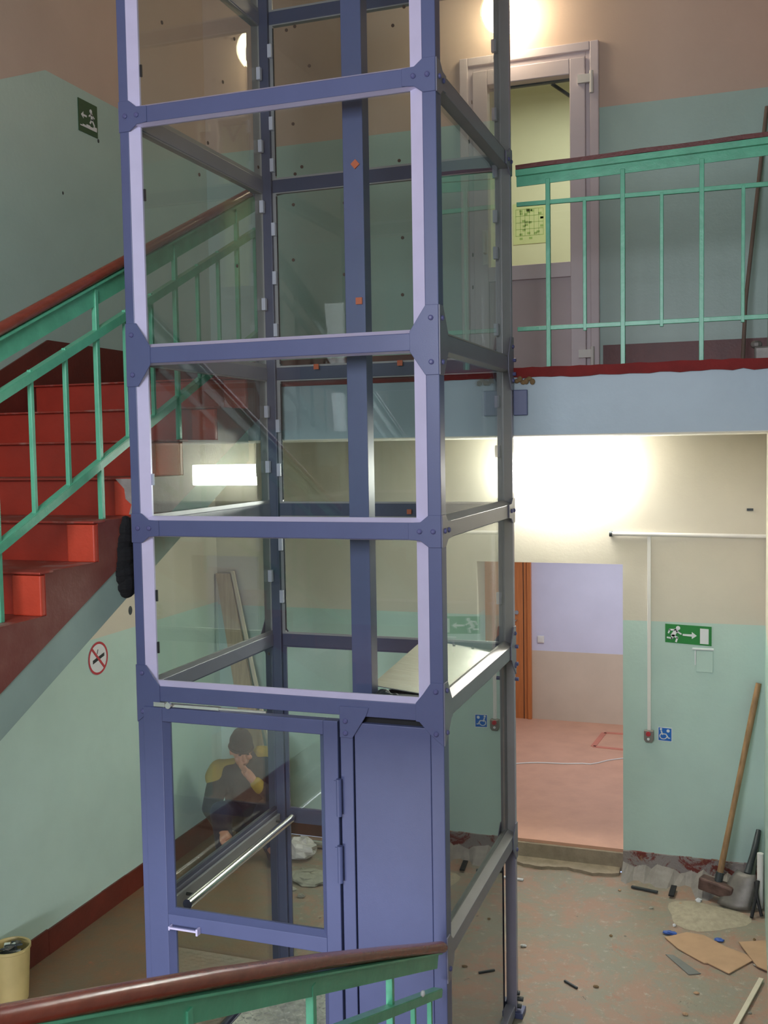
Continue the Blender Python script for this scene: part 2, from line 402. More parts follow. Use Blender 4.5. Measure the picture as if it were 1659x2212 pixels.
# sloped mortar left along the wall foot
g = G(); n = 24
pts = [(D1 + (XR - D1) * i / n, YB - .10 - .12 * random.random() - (.10 if i > 12 else 0), .02 + .05 * random.random()) for i in range(n + 1)]
for i in range(n):
    (xa, ya, za), (xb, yb, zb) = pts[i], pts[i + 1]
    g.add([(xa, ya, 0), (xb, yb, 0), (xb, YB - .01, zb + .02), (xa, YB - .01, za + .02), (xa, YB - .01, 0), (xb, YB - .01, 0)], [(0, 1, 2, 3), (0, 3, 4), (1, 5, 2), (3, 2, 5, 4), (0, 4, 5, 1)])
struct(mk('trim_1', g, M['bare'], smooth=True), 'rubble mortar along the foot of the far wall')

# corridor beyond the rough doorway
c0, c1, cy = -.3, 2.6, 6.7
struct(mk('floor_corridor', G().box(c0, c1, YB + .03, cy, .02, .15), M['terra']), 'terracotta corridor floor beyond the doorway')
g = G(); m_ = 24
for i in range(m_):
    a, b = D0 - .05 + (D1 - D0 + .03) * i / m_, D0 - .05 + (D1 - D0 + .03) * (i + 1) / m_
    e0 = YB - .11 - .02 * math.sin(i * .7) - .008 * math.sin(i * 2.3); e1 = YB - .11 - .02 * math.sin((i + 1) * .7) - .008 * math.sin((i + 1) * 2.3)
    g.add([(a, e0, 0), (b, e1, 0), (b, YB + .05, 0), (a, YB + .05, 0), (a, e0, .022), (b, e1, .022), (b, YB + .05, .03), (a, YB + .05, .03)], [(3, 2, 1, 0), (4, 5, 6, 7), (0, 1, 5, 4), (2, 3, 7, 6), (0, 4, 7, 3), (1, 2, 6, 5)])
g.box(D0, D1, YB + .005, YB + .04, .0, .128)
struct(mk('threshold', g, mat('beige_threshold_screed', rgb(158, 144, 124), .85, var=.14, scale=14, bmp=.6)), 'rough beige screed threshold of the doorway')
g = G(); g.cur = 0; g.box(.43, c1, cy, cy + .1, .872, 2.7); g.cur = 1; g.box(.43, c1, cy - .004, cy + .1, .15, .872)
struct(mk('wall_corridor_far', g, [M['office'], M['officelow']]), 'bluish white corridor wall above a beige dado')
g = G(); g.cur = 0; g.box(c0 - .1, c0, YB + .24, cy, .15, 2.7); g.box(c1, c1 + .1, YB + .24, cy, .15, 2.7); g.box(c0, .27, cy, cy + .1, .15, 2.7); g.box(c0, .45, cy, cy + .1, 2.2, 2.7)
struct(mk('wall_corridor_side', g, [M['office']]))
struct(mk('ceiling_corridor', G().box(c0 - .1, c1 + .1, YB + .24, cy + .1, 2.7, 2.8), M['white']))
d = empty('door_1', (.10, cy, .15)); struct(d, 'orange beech door at the far end of the corridor')
mk('leaf', G().box(-.28, .395, cy - .03, cy + .02, .15, 2.18), M['doorwood'], d)
g = G(); g.box(.395, .435, cy - .05, cy + .02, .15, 2.2); mk('door_trim', g, M['doorwood'], d, bevel=.004)
g = G(); g.box(.352, .358, cy - .034, cy - .028, .15, 2.18); mk('groove', g, M['dark'], d)
g = G(); g.tube([(.285, cy - .03, 1.19), (.285, cy - .08, 1.19), (.18, cy - .085, 1.19)], .011); mk('door_handle', g, M['chrome'], d, smooth=True)
g = G(); g.tube([(.285, cy - .03, 1.27), (.285, cy - .045, 1.27)], .022); mk('lock_rosette', g, M['chrome'], d)
o = mk('light_switch', G().box(.495, .565, cy - .014, cy - .0041, .955, 1.03), M['plastic'], bevel=.004); tag(o, 'white wall switch on the bluish corridor wall', 'switch')
mk('rocker', G().box(.512, .548, cy - .019, cy - .014, .967, 1.018), M['plastic'], o)
g = G(); pts = []
for i in range(21):
    t = i / 20; pts.append((.45 + 1.3 * t, 5.0 + .62 * t + .05 * math.sin(t * 9) - .06 * math.exp(-((t - .62) / .05) ** 2), .155))
g.tube(pts, .006, 6); tag(mk('cable', g, M['plastic'], smooth=True), 'thin pale cable lying across the corridor floor', 'cable')
g = G()
for a, b in (((1.22, 6.35), (1.18, 5.85)), ((1.18, 5.85), (1.75, 5.80)), ((1.22, 6.35), (1.8, 6.38))):
    g.bar((*a, .152), (*b, .152), .05, .004)
tag(mk('floor_mark', g, mat('faded_red_floor_paint', rgb(206, 128, 108), .6)), 'faded red painted outline on the corridor floor', 'floor mark')

# room behind the white landing door
r0, r1, ry = -.4, 2.6, 6.2
g = G(); g.box(r0, r1, YB + .24, ry, 3.2, 3.4); struct(mk('floor_upper_room', g, M['terra']))
g = G(); g.box(r0, r1, ry, ry + .1, 3.4, 6.5); g.box(r0 - .1, r0, YB + .24, ry, 3.4, 6.5); g.box(r1, r1 + .1, YB + .24, ry, 3.4, 6.5)
struct(mk('wall_upper_room', g, M['lobby']), 'pale yellow green room wall seen through the landing door')
struct(mk('ceiling_upper_room', G().box(r0, r1, YB + .24, ry, 6.5, 6.6), M['white']))

# white door of the landing
d = empty('door_2', (1.1, YB, ZL)); struct(d, 'white plastic landing door with tall glass and solid lower panel')
def frame(g, x0, x1, z0, z1, w, ya, yb, wb=None):
    wb = w if wb is None else wb
    g.box(x0, x0 + w, ya, yb, z0, z1); g.box(x1 - w, x1, ya, yb, z0, z1)
    g.box(x0 + w, x1 - w, ya, yb, z1 - w, z1)
    if wb: g.box(x0 + w, x1 - w, ya, yb, z0, z0 + wb)
    return g
mk('architrave', frame(G(), U0 - .045, U1 + .02, ZL, UT + .055, .06, YB - .03, YB + .02, 0), M['pvc'], d, bevel=.006)
mk('door_frame', frame(G(), U0, U1 - .02, ZL, UT + .01, .05, YB - .012, YB + .07, 0), M['pvc'], d, bevel=.004)
lf = mk('leaf_frame', frame(G(), U0 + .05, U1 - .07, ZL + .02, UT - .045, .105, YB - .035, YB + .05), M['pvc'], d, bevel=.006)
mk('transom', G().box(U0 + .15, U1 - .17, YB - .03, YB + .045, 4.16, 4.262), M['pvc'], d, bevel=.004)
mk('lower_panel', G().box(U0 + .15, U1 - .17, YB - .008, YB + .03, ZL + .1, 4.165), M['pvcpanel'], d)
mk('pane', G().box(U0 + .15, U1 - .17, YB + .004, YB + .014, 4.255, UT - .14), M['dglass'], d)
for i, z in enumerate((5.44, 3.60)):
    g = G(); g.box(1.44, 1.535, YB - .06, YB - .034, z, z + .055); g.tube([(1.532, YB - .05, z - .07), (1.532, YB - .05, z + .075)], .013, 10)
    mk('hinge', g, M['plastic'], d, smooth=False)
g = G(); g.tube([(.79, YB - .035, 4.36), (.79, YB - .085, 4.36), (.79, YB - .09, 4.50)], .012); g.box(.772, .808, YB - .042, YB - .034, 4.28, 4.52)
mk('door_handle', g, M['plastic'], d, smooth=True)
o = empty('door_closer', (1.1, YB + .07, 5.55)); tag(o, 'grey door closer with a folding arm behind the landing door glass', 'door closer')
mk('rail', G().box(.80, 1.39, YB + .052, YB + .085, 5.505, 5.535), M['greymetal'], o, bevel=.003)
g = G(); g.bar((1.24, YB + .09, 5.51), (1.37, YB + .2, 5.43), .014, .02); g.bar((1.37, YB + .2, 5.43), (1.37, YB + .1, 5.53), .014, .02); mk('arm', g, M['greymetal'], o)
# evacuation plan seen behind the glass
px0, px1, pz0, pz1, py = .38, .70, 4.955, 5.345, ry
o = mk('evacuation_plan', G().box(px0, px1, py - .006, py - .001, pz0, pz1), M['plan']); tag(o, 'yellowish evacuation plan sheet with green lines behind the landing door glass', 'plan')
g = G(); pw, ph = px1 - px0, pz1 - pz0
for i in range(7): g.box(px0 + pw * (.08 + i * .14), px0 + pw * (.08 + i * .14) + .004, py - .0075, py - .006, pz0 + ph * .2, pz0 + ph * .85)
for i in range(5): g.box(px0 + pw * .08, px0 + pw * .92, py - .0075, py - .006, pz0 + ph * (.2 + i * .162), pz0 + ph * (.2 + i * .162) + .004)
for i in range(24):
    a = px0 + pw * (.1 + .75 * random.random()); b = pz0 + ph * (.1 + .75 * random.random()); g.box(a, a + .03, py - .0075, py - .006, b, b + .02)
mk('printed_grid', g, M['planline'], o)

# =================================================================== STAIRS
def flight(name, xa, xb, ytop, ztop, n, label, sgn):
    """sgn=+1: climbs towards +Y ; sgn=-1: climbs towards -Y"""
    root = empty(name, ((xa + xb) / 2, ytop, ztop - n * RISE)); tag(root, label, 'stairs', kind='structure')
    del root['category']
    root['category'] = 'stairs'
    Y = lambda t: ytop - sgn * t          # t = run distance from the top nosing
    zz = lambda t: ztop - t * RISE / RUN
    for k in range(n):
        t0 = k * RUN; ztr = ztop - k * RISE; zlo = ztr - RISE
        # triangle-ish body below this step down to the slanted waist line
        g = G()
        c = .28
        if k == 0:
            body = [(Y(t0), ztr), (Y(t0), zlo), (Y(t0), zz(t0) - c), (Y(t0 - .14), ztr - c + .06), (Y(t0 - .14), ztr)]
        else:
            body = [(Y(t0), ztr), (Y(t0), zz(t0) - c), (Y(t0 - RUN), zz(t0 - RUN) - c), (Y(t0 - RUN), ztr)]
        g.prism(body, 'X', xa, xb)
        # materials per face: riser, tread, sides
        o = mk('step', g, [M['red'], M['tread'], M['brown']], root)
        for p in o.data.polygons:
            nn = p.normal
            if abs(nn.x) > .8: p.material_index = 2
            elif nn.z > .8: p.material_index = 1
            else: p.material_index = 0
        # proud plinth at the open end of the riser
        g = G(); e = .028
        xi, xo = (xb - .135, xb) if sgn > 0 else (xa, xa + .135)
        y_ = sorted((Y(t0), Y(t0 + e)))
        nseg = 4
        g.box(xi, xo, y_[0], y_[1], zlo + (.0 if k < n - 1 else 0), ztr - .012)
        pl = mk('plinth', g, M['orange'], o, bevel=.006)
        # nosing slab, a little worn
        g = G(); y2 = sorted((Y(t0 + e + .006), Y(t0 - .05)))
        g.box(xa, xb + (.003 if sgn > 0 else 0), y2[0], y2[1], ztr - .008, ztr + .002)
        mk('nosing', g, M['nose'], o, bevel=.003)
    g = G(); c, th = .26, .19
    L_ = n * RUN - RUN - .01
    g.prism([(Y(0), ztop - c), (Y(L_), zz(L_) - c), (Y(L_), zz(L_) - c - th), (Y(0), ztop - c - th)], 'X', xa, xb - .004)
    mk('waist_slab', g, M['stringer'], root)
    return root
fu = flight('staircase', XL + .0125, XS, 1.21, ZL, 12, 'red painted concrete flight rising beside the left wall to the landing', 1)
# closing piece between the top step and the landing slab
struct(mk('trim_2', G().box(XL + .0125, XS, 1.35, 1.3619, 3.06, 3.36), M['slabblue']))
flight('staircase', 1.44, XR - .001, -2.71, ZM, 8, 'red painted flight going down in front of the camera to the hall floor', -1)
# bare plaster scar on the riser next to the shaft post
g = G(); zz0 = 2.722
poly = [(-.15, zz0 + .165), (-.035, zz0 + .165), (-.035, zz0 + .005), (-.085, zz0 + .005), (-.07, zz0 + .05), (-.10, zz0 + .075), (-.105, zz0 + .12)]
g.prism(poly, 'Y', .1085, .117); mk('plaster_scar', g, M['bare'], fu)
# torn black hole in the flight side beside the post
g = G(); rw = random.Random(5)
for i in range(15):
    t = i / 14; wd = .010 + .030 * t * (1.25 - t) * 3 + .010 * rw.random()
    g.ball((XS + .0, .005 - wd * .5 + .01 * t, 2.69 - .29 * t), (.016 + .01 * rw.random(), wd + .022, .030 + .012 * rw.random()), 10, 7)
o = mk('insulation_wad', g, M['poly']); tag(o, 'torn black insulation wad between the stair side and shaft post', 'insulation')

# =================================================================== RAILINGS
def long_baluster(root, p, q, w=.018): mk('baluster', G().bar(p, q, w, w, (1, 0, 0)), M['greenrail'], root, bevel=.002)
# stairs railing, left
XRl = -.10
root = empty('stair_railing', (XRl, -.6, up_z(-.6))); tag(root, 'green stair railing with red brown handrail climbing left of the lift shaft', 'railing')
ht = lambda y: 3.784 + .459 * y
mb = lambda y: 3.551 + .463 * y
lb = lambda y: 2.998 + .452 * y
ya, yb = -2.6, 1.50
g = G(); g.tube([(XRl, y, ht(y) - .0) for y in (ya, -1, 0, yb - .1, yb)], .024, 12)
o = mk('handrail', g, M['wood'], root, smooth=True)
g = G(); g.bar((XRl, ya, ht(ya) - .072), (XRl, yb, ht(yb) - .072), .006, .085); g.bar((XRl, ya, ht(ya) - .03), (XRl, yb, ht(yb) - .03), .045, .008); mk('top_strip', g, M['greenrail'], root)
for fn, w, h in ((mb, .034, .018), (lb, .034, .018)):
    g = G(); g.bar((XRl, ya, fn(ya) + .012), (XRl, yb, fn(yb) + .012), w, .006); g.bar((XRl + .015, ya, fn(ya) - .006), (XRl + .015, yb, fn(yb) - .006), .006, .032)
    mk('rail_bar', g, M['greenrail'], root)
yy = -.075 - 9 * .222; k = 0
while yy < 1.5:
    i = round((yy + .075) / .222)
    if i % 3 == 0:
        t = 1.21 - yy; zf = ZL - math.ceil(t / RUN - 1e-6) * RISE if t > 0 else ZL
        long_baluster(root, (XRl, yy, zf), (XRl, yy, ht(yy) - .05), .022)
    else: long_baluster(root, (XRl, yy, lb(yy) - .02), (XRl, yy, mb(yy) + .02))
    yy += .222
# landing railing, right
YR = 1.41
root = empty('landing_railing', (2.0, YR, ZL)); tag(root, 'green landing railing with dark red rail on top, right of the shaft', 'railing')
xa, xb = 1.415, XR
hz = lambda x: 4.412 + (x - 1.4) * .026
g = G(); n = 8
for i in range(n):
    a, b = xa + (xb - xa) * i / n, xa + (xb - xa) * (i + 1) / n
    g.bar((a, YR, hz(a) + .002 * math.sin(i * 2)), (b, YR, hz(b) + .002 * math.sin(i * 2 + 2)), .05, .022)
mk('handrail', g, M['skirt'], root)
g = G(); g.bar((xa, YR - .012, hz(xa) - .028), (xb, YR - .012, hz(xb) - .028), .030, .030); g.bar((xa, YR, hz(xa) - .066), (xb, YR, hz(xb) - .066), .006, .052); mk('top_strip', g, M['greenrail'], root)
for z0, z1 in ((4.232, 4.218), (3.602, 3.600)):
    mk('rail_bar', G().bar((xa, YR, z0), (xb, YR, z1), .016, .022), M['greenrail'], root, bevel=.002)
for i, x in enumerate((1.575, 1.758, 1.945, 2.131, 2.318, 2.507)):
    if i % 2 == 0: long_baluster(root, (x, YR, ZL - .01), (x, YR, hz(x) - .07), .022)
    else: long_baluster(root, (x, YR, 3.578), (x, YR, 4.225), .017)
# railing of the lower flight in the foreground
XN = 1.372
root = empty('foreground_railing', (XN, -.2, 0)); tag(root, 'foreground green railing with glossy red brown handrail sloping down to the shaft', 'railing')
hn = lambda y: 1.004 - .427 * y
pts = [(XN + .02, -.06), (XN + .008, -.3), (XN, -.64), (XN, -1.2), (XN - .002, -1.85), (XN - .004, -2.25), (XN - .004, -2.7)]
g = G()
# flattened oval section swept along the rail
sec = [(math.cos(a) * .029, math.sin(a) * .021) for a in [2 * math.pi * j / 20 for j in range(20)]]
k = len(pts)
DZ = [0, .0, .004, .010, .008, .0, -.012]
for (x, y), dz_ in zip(pts, DZ):
    for a, b in sec: g.v.append((x + a, y + b * .39, hn(y) + b + dz_))
for i in range(k - 1):
    for j in range(20): g.f.append((i * 20 + j, i * 20 + (j + 1) % 20, (i + 1) * 20 + (j + 1) % 20, (i + 1) * 20 + j)); g.m.append(0)
g.f.append(tuple(range(20))); g.m.append(0); g.f.append(tuple((k - 1) * 20 + j for j in range(20))[::-1]); g.m.append(0)
mk('handrail', g, M['wood'], root, smooth=True)
g = G(); g.bar((XN + .012, -.08, hn(-.08) - .052), (XN, -2.7, hn(-2.7) - .052), .006, .062); g.bar((XN + .012, -.08, hn(-.08) - .022), (XN, -2.7, hn(-2.7) - .022), .044, .006); mk('top_strip', g, M['greenrail'], root)
mn = lambda y: .838 - .402 * y
g = G(); g.bar((XN + .012, -.08, mn(-.08)), (XN, -2.7, mn(-2.7)), .034, .006); g.bar((XN + .028, -.08, mn(-.08) - .016), (XN + .016, -2.7, mn(-2.7) - .016), .006, .03); mk('rail_bar', g, M['greenrail'], root)
g = G(); g.bar((XN, -.3, .20 - .427 * -.3), (XN, -2.7, .20 - .427 * -2.7), .034, .006); mk('rail_bar', g, M['greenrail'], root)
yy = -.185; i = 0
while yy > -2.7:
    if i % 3 == 2:
        kk = max(0, min(7, math.ceil((-.225 - yy) / RUN)))
        long_baluster(root, (XN, yy, 0 if yy > -.3 else hn(yy) - .90), (XN, yy, hn(yy) - .05), .024)
    else: long_baluster(root, (XN + .01, yy, .20 - .427 * yy), (XN + .01, yy, mn(yy) - .0), .018)
    yy -= .225 if i else .205; i += 1
mk('paint_blob', G().ball((XN + .03, -.335, mn(-.335) + .012), (.009, .012, .012), 8, 6), M['signwhite'], root)

# =================================================================== LIFT SHAFT
SW, SD, ST = 1.40, 1.357, 6.6
shaft = empty('lift_shaft', (SW / 2, SD / 2, 0)); tag(shaft, 'tall glazed lift shaft of lilac painted steel frame in the stairwell', 'lift shaft')
TOPS = [4.46, 3.452, 2.71, 1.985]            # beam tops
BH = .068
PW = .055; PWL = .044
# corner posts
for x0 in (0, SW - PW):
    for y0 in (0, SD - .07):
        if y0 == 0: mk('post', G().box(x0, x0 + (PWL if x0 == 0 else PW), 0, .07, 0, ST), M['steel'], shaft, bevel=.003)
        else: mk('post', G().box(0 if x0 == 0 else SW - PW, .098 if x0 == 0 else SW, SD - (.07 if x0 == 0 else .038), SD, 0, ST), M['steel_shade'] if x0 == 0 else M['steel_pale'], shaft, bevel=.003)
def bead4(P, u0, u1, v0, v1, su0, su1, sv0, sv1, depth, parent, m='bead'):
    """glazing profile around an opening; P(u,v,d) maps to world, d = depth from the outer face"""
    o = [(u0, v0), (u1, v0), (u1, v1), (u0, v1)]
    i = [(u0 + su0, v0 + sv0), (u1 - su1, v0 + sv0), (u1 - su1, v1 - sv1), (u0 + su0, v1 - sv1)]
    for a in range(4):
        b = (a + 1) % 4
        vs = [P(*o[a], .002), P(*o[b], .002), P(*i[b], depth), P(*i[a], depth), P(*o[a], depth + .012), P(*o[b], depth + .012), P(*i[b], depth + .012), P(*i[a], depth + .012)]
        g = G().add(vs, [(0, 1, 2, 3), (3, 2, 6, 7), (4, 7, 6, 5), (0, 4, 5, 1), (0, 3, 7, 4), (1, 5, 6, 2)])
        mk('glazing_bead', g, M[m], parent)
PF = lambda u, v, d: (u, d, v)                       # front
PB = lambda u, v, d: (u, SD - d, v)                  # back
PL_ = lambda u, v, d: (d, u, v)                      # left
PR_ = lambda u, v, d: (SW - d, u, v)                 # right
def opening(P, u0, u1, v0, v1, s=(.036, .058, .017, .006), depth=.036, name='glass_pane', parent=shaft, glassm='glass', bm='bead'):
    bead4(P, u0, u1, v0, v1, *s, depth, parent, bm)
    a = P(u0 + .01, v0 + .008, depth + .002); b = P(u1 - .01, v1 - .004, depth + .008)
    g = G().box(min(a[0], b[0]), max(a[0], b[0]), min(a[1], b[1]), max(a[1], b[1]), min(a[2], b[2]), max(a[2], b[2]))
    return mk(name, g, M[glassm], parent)
# beams on four faces
zt = [6.6, 5.345] + TOPS
for z in zt:
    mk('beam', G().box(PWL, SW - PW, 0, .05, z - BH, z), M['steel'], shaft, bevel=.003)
    mk('beam', G().box(.098, SW - PW, SD - .05, SD, z - BH, z), M['steel_shade'], shaft, bevel=.003)
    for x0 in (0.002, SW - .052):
        mk('beam', G().box(x0, x0 + .05, .07, SD - (.07 if x0 < .5 else .038), z - BH, z), M['steel_side_sheen'], shaft, bevel=.003)
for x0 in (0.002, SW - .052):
    mk('beam', G().box(x0, x0 + .05, .07, SD - (.07 if x0 < .5 else .038), .922, .990), M['steel_side_sheen'], shaft, bevel=.003)
    mk('beam', G().box(x0, x0 + .05, .07, SD - .07, .02, .08), M['steel_side_sheen'], shaft, bevel=.003)
mk('beam', G().box(.098, SW - PW, SD - .05, SD, .922, .990), M['steel_shade'], shaft, bevel=.003)
mk('beam', G().box(.098, SW - PW, SD - .05, SD, .02, .08), M['steel_shade'], shaft, bevel=.003)
# glazed openings
lv = [(5.345, 6.532), (4.46, 5.277), (3.452, 4.392), (2.71, 3.384), (1.985, 2.642)]
for a, b in lv:
    opening(PF, PWL, SW - PW, a, b)
    opening(PB, .098, SW - PW, a, b, (.02, .02, .01, .006), bm='bead_side_sheen')
    opening(PL_, .07, SD - .07, a, b, (.02, .004, .02, .006), bm='bead_side_sheen')
    opening(PR_, .07, SD - .038, a, b, (.02, .036, .02, .006), bm='bead_side_sheen')
for a, b in ((.990, 1.917), (.08, .922)):
    opening(PB, .098, .985, a, b, (.02, .02, .01, .006), bm='steel_shade')
    opening(PL_, .07, SD - .07, a, b, (.02, .004, .02, .006), bm='steel_shade')
opening(PR_, .07, SD - .038, .990, 1.917, (.012, .008, .02, .006), bm='bead_side_sheen', glassm='mirrorglass')
# lowest right pane stops short of the rear post, leaving a dark slot
a = PR_(.08, .10, .02); g = G().box(SW - .026, SW - .02, .07, 1.09, .085, .918); mk('glass_pane', g, M['mirrorglass'], shaft)
mk('shaft_foot', G().box(SW - .06, SW + .035, SD - .06, SD + .03, 0, .03), M['steel'], shaft, bevel=.003)
for dx, dz in ((.02, .05), (.03, .09), (.012, .12)):
    mk('bolt', G().tube([(SW - .005, SD - .02, dz), (SW + dx, SD - .02, dz)], .012, 8), M['greymetal'], shaft)
# machine cabinet walls behind the side glass
mk('cabinet_partition', G().box(.985, .995, .06, SD - .06, .03, 1.90), M['cab'], shaft)
mk('cabinet_back', G().box(.995, SW - .06, SD - .052, SD - .056, .03, 1.90), M['cab'], shaft)
# gusset plates with bolt heads
def plate(P, poly, parent=shaft, t=.005, m=None):
    n = len(poly)
    vs = [P(u, v, -t) for u, v in poly] + [P(u, v, .001) for u, v in poly]
    fs = [tuple(range(n)), tuple(range(2 * n - 1, n - 1, -1))] + [((i + 1) % n, i, n + i, n + (i + 1) % n) for i in range(n)]
    g = G().add(vs, fs); o = mk('gusset_plate', g, M[m or ('steel' if P is PF else 'steel_shade' if P is PB else 'steel_side_sheen')], parent)
    bm = bmesh.new(); bm.from_mesh(o.data); bmesh.ops.recalc_face_normals(bm, faces=bm.faces); bm.to_mesh(o.data); bm.free()
    o.modifiers.new('bevel', 'BEVEL').width = .0015
    return o
def bolt(P, u, v, parent=shaft, r=.0105):
    g = G().tube([P(u, v, -.004), P(u, v, -.010), P(u, v, -.014)], [r, r, r * .55], 10); mk('bolt', g, M['bolt'], parent, smooth=True)
mir = lambda poly, w: [(w - u, v) for u, v in poly]
big = lambda z: [(0, z + .105), (.052, z + .105), (.118, z + .006), (.118, z - .073), (.055, z - .165), (0, z - .165)]
small = lambda z: [(0, z + .03), (.05, z + .03), (.085, z + .002), (.135, z - .001), (.135, z - BH + .001), (.085, z - BH - .004), (.05, z - BH - .03), (0, z - BH - .03)]
for P, w in ((PF, SW), (PR_, SD), (PL_, SD), (PB, SW)):
    for z in TOPS:
        isbig = z in (3.452, 1.985)
        poly = big(z) if isbig else small(z)
        if z == 1.985: poly = [(0, z + .09), (.05, z + .09), (.085, z + .04), (.115, z + .004), (.115, z - .070), (.10, z - .072), (.055, z - .12), (0, z - .165)]
        for side in (0, 1):
            pp = poly if side == 0 else mir(poly, w)
            plate(P, pp)
            bl = [(.030, z + .055), (.030, z - .115)] if isbig else [(.032, z - .034), (.088, z - .034)]
            for u, v in bl: bolt(P, u if side == 0 else w - u, v)
for P, w in ((PR_, SD),):
    for side in (0, 1):
        for z in (.94,):
            poly = [(0, z + .10), (.04, z + .10), (.10, z + .045), (.10, z - .02), (.04, z - .09), (0, z - .09)]
            plate(P, poly if side == 0 else mir(poly, w)); bolt(P, .03 if side == 0 else w - .03, z - .04)
# front door post and cover panel
mk('divider_post', G().box(.957, 1.012, 0, .05, .0, 1.917), M['steel'], shaft, bevel=.003)
plate(PF, [(.957, 1.955), (1.085, 1.955), (1.075, 1.925), (1.012, 1.825), (.957, 1.825)])
for z in (1.895, 1.845): bolt(PF, .983, z)
cp = mk('cover_panel', G().box(1.018, 1.343, .004, .03, .05, 1.888), M['steel'], shaft, bevel=.003)
mk('panel_backing', G().box(1.012, 1.345, .034, .04, .05, 1.917), M['dark'], shaft)
mk('bottom_rail', G().box(PW, SW - PW, 0, .05, 0, .05), M['steel'], shaft, bevel=.003)
# hinged door
door = empty('door', (.48 - SW / 2, -SD / 2, .06)); door.parent = shaft
DX0, DX1, DZ0, DZ1 = .034, .950, .06, 1.893
def dbox(name, *a): return mk(name, G().box(*a), M['steel'], door, bevel=.003)
dbox('stile', DX0, .128, -.012, .036, DZ0, DZ1); dbox('stile', .886, DX1, -.012, .036, DZ0, DZ1)
dbox('top_rail', .128, .886, -.012, .036, 1.832, DZ1); dbox('middle_rail', .128, .886, -.012, .036, .905, .972); dbox('kick_rail', .128, .886, -.012, .036, DZ0, .15)
PD = lambda u, v, d: (u, d - .012, v)
opening(PD, .128, .886, .972, 1.832, (.022, .026, .018, .005), .03, parent=door, glassm='dglass', bm='steel')
opening(PD, .128, .886, .15, .905, (.022, .026, .018, .005), .03, parent=door, glassm='dglass', bm='steel')
for z in (1.50, 1.22):
    g = G(); g.tube([(.955, -.02, z), (.955, -.02, z + .155)], .012, 10); g.box(.93, .957, -.016, -.011, z + .01, z + .145); mk('hinge', g, M['steel'], door)
g = G(); g.bar((.145, -.035, .922), (.285, -.035, .922), .010, .009); g.box(.280, .290, -.042, -.012, .905, .935); g.box(.145, .152, -.042, -.012, .912, .93); mk('handle', g, M['bead'], door, bevel=.002)
g = G(); g.box(.045, .40, -.002, .02, 1.897, 1.909); g.tube([(.165, -.01, 1.907), (.165, -.024, 1.907)], .014, 10); g.box(.085, .14, -.008, .01, 1.896, 1.915); mk('closer_arm', g, M['alu'], door)
mk('closer_arm', G().bar((.14, .0, 1.905), (.62, .01, 1.902), .01, .008), M['alu'], door)
# mast with orange caps, machine cover sheet
mk('mast', G().box(.918, 1.008, .25, .33, .06, 6.45), M['steel'], shaft, bevel=.003)
def cap(x, y, z, s=.018, rot=0):
    g = G(); c, n = math.cos(rot), math.sin(rot)
    P = [(x + (a * c - b * n) * s, z + (a * n + b * c) * s) for a, b in ((-1, -1), (1, -1), (1, 1), (-1, 1))]
    g.prism(P, 'Y', y, y - .008); mk('plastic_cap', g, M['cap'], shaft)
cap(.975, .25, 4.192, .014, .7); cap(.982, .25, 3.626, .014)
cap(.344, SD - .07, 3.447, .014); cap(.817, SD - .07, 3.447, .014); cap(.856, SD - .07, 2.669, .012)
mk('machine_cover', G().add([(.955, .39, 1.955), (1.335, .39, 1.915), (1.335, 1.27, 1.955), (.925, 1.27, 1.995), (.955, .39, 1.951), (1.335, .39, 1.911), (1.335, 1.27, 1.951), (.925, 1.27, 1.991)],
   [(0, 1, 2, 3), (7, 6, 5, 4), (0, 4, 5, 1), (1, 5, 6, 2), (2, 6, 7, 3), (3, 7, 4, 0)]), M['alu'], shaft)
for i in range(7):
    mk('rivet', G().ball((1.31, .5 + .12 * i, 1.926 + .0054 * i), (.008, .008, .005), 8, 5), M['greymetal'], shaft)
    if i < 4: mk('rivet', G().ball((1.0 + .1 * i, 1.25, 1.989 - .0098 * i), (.008, .008, .005), 8, 5), M['greymetal'], shaft)
g = G(); g.box(1.02, 1.33, .20, .36, 1.88, 1.93); g.ball((1.06, .25, 1.945), (.035, .03, .03), 10, 8); g.ball((1.12, .23, 1.94), (.02, .02, .025), 10, 8); g.tube([(1.0, .24, 1.93), (1.08, .22, 1.965), (1.15, .26, 1.93)], .008, 8)
mk('motor_bracket', g, M['greymetal'], shaft)
# clips along the glass edges on the posts
for z in (5.1, 4.72, 4.50, 4.16, 3.90, 3.62, 3.10, 2.86, 2.45, 2.16, 1.45):
    mk('glazing_clip', G().box(.096, .118, SD - .075, SD - .045, z, z + .07), M['clip'], shaft, bevel=.002)
for z in (5.0, 4.62, 4.30, 3.78, 3.2, 2.3, 2.9):
    mk('glazing_clip', G().box(.045, .068, SD - .11, SD - .085, z - .02, z + .045), M['clip'], shaft, bevel=.002)
for z in (4.95, 4.62, 4.34, 4.12, 3.94, 3.56, 3.2, 2.95, 2.2):
    mk('glazing_clip', G().box(SW - .075, SW - .05, SD - .105, SD - .08, z, z + .06), M['clip'], shaft, bevel=.002)
for z in (4.60, 4.08, 2.35, 2.12, 2.86, 1.55):
    mk('glazing_clip', G().box(.080, .088, .044, .052, z, z + .05), M['dark'] if z != 2.86 else M['clip'], shaft)
# rubber strips between post and glass
for a, b in lv[1:]:
    mk('gasket', G().box(.118, .124, SD - .052, SD - .046, a + .02, b - .02), M['dark'], shaft)
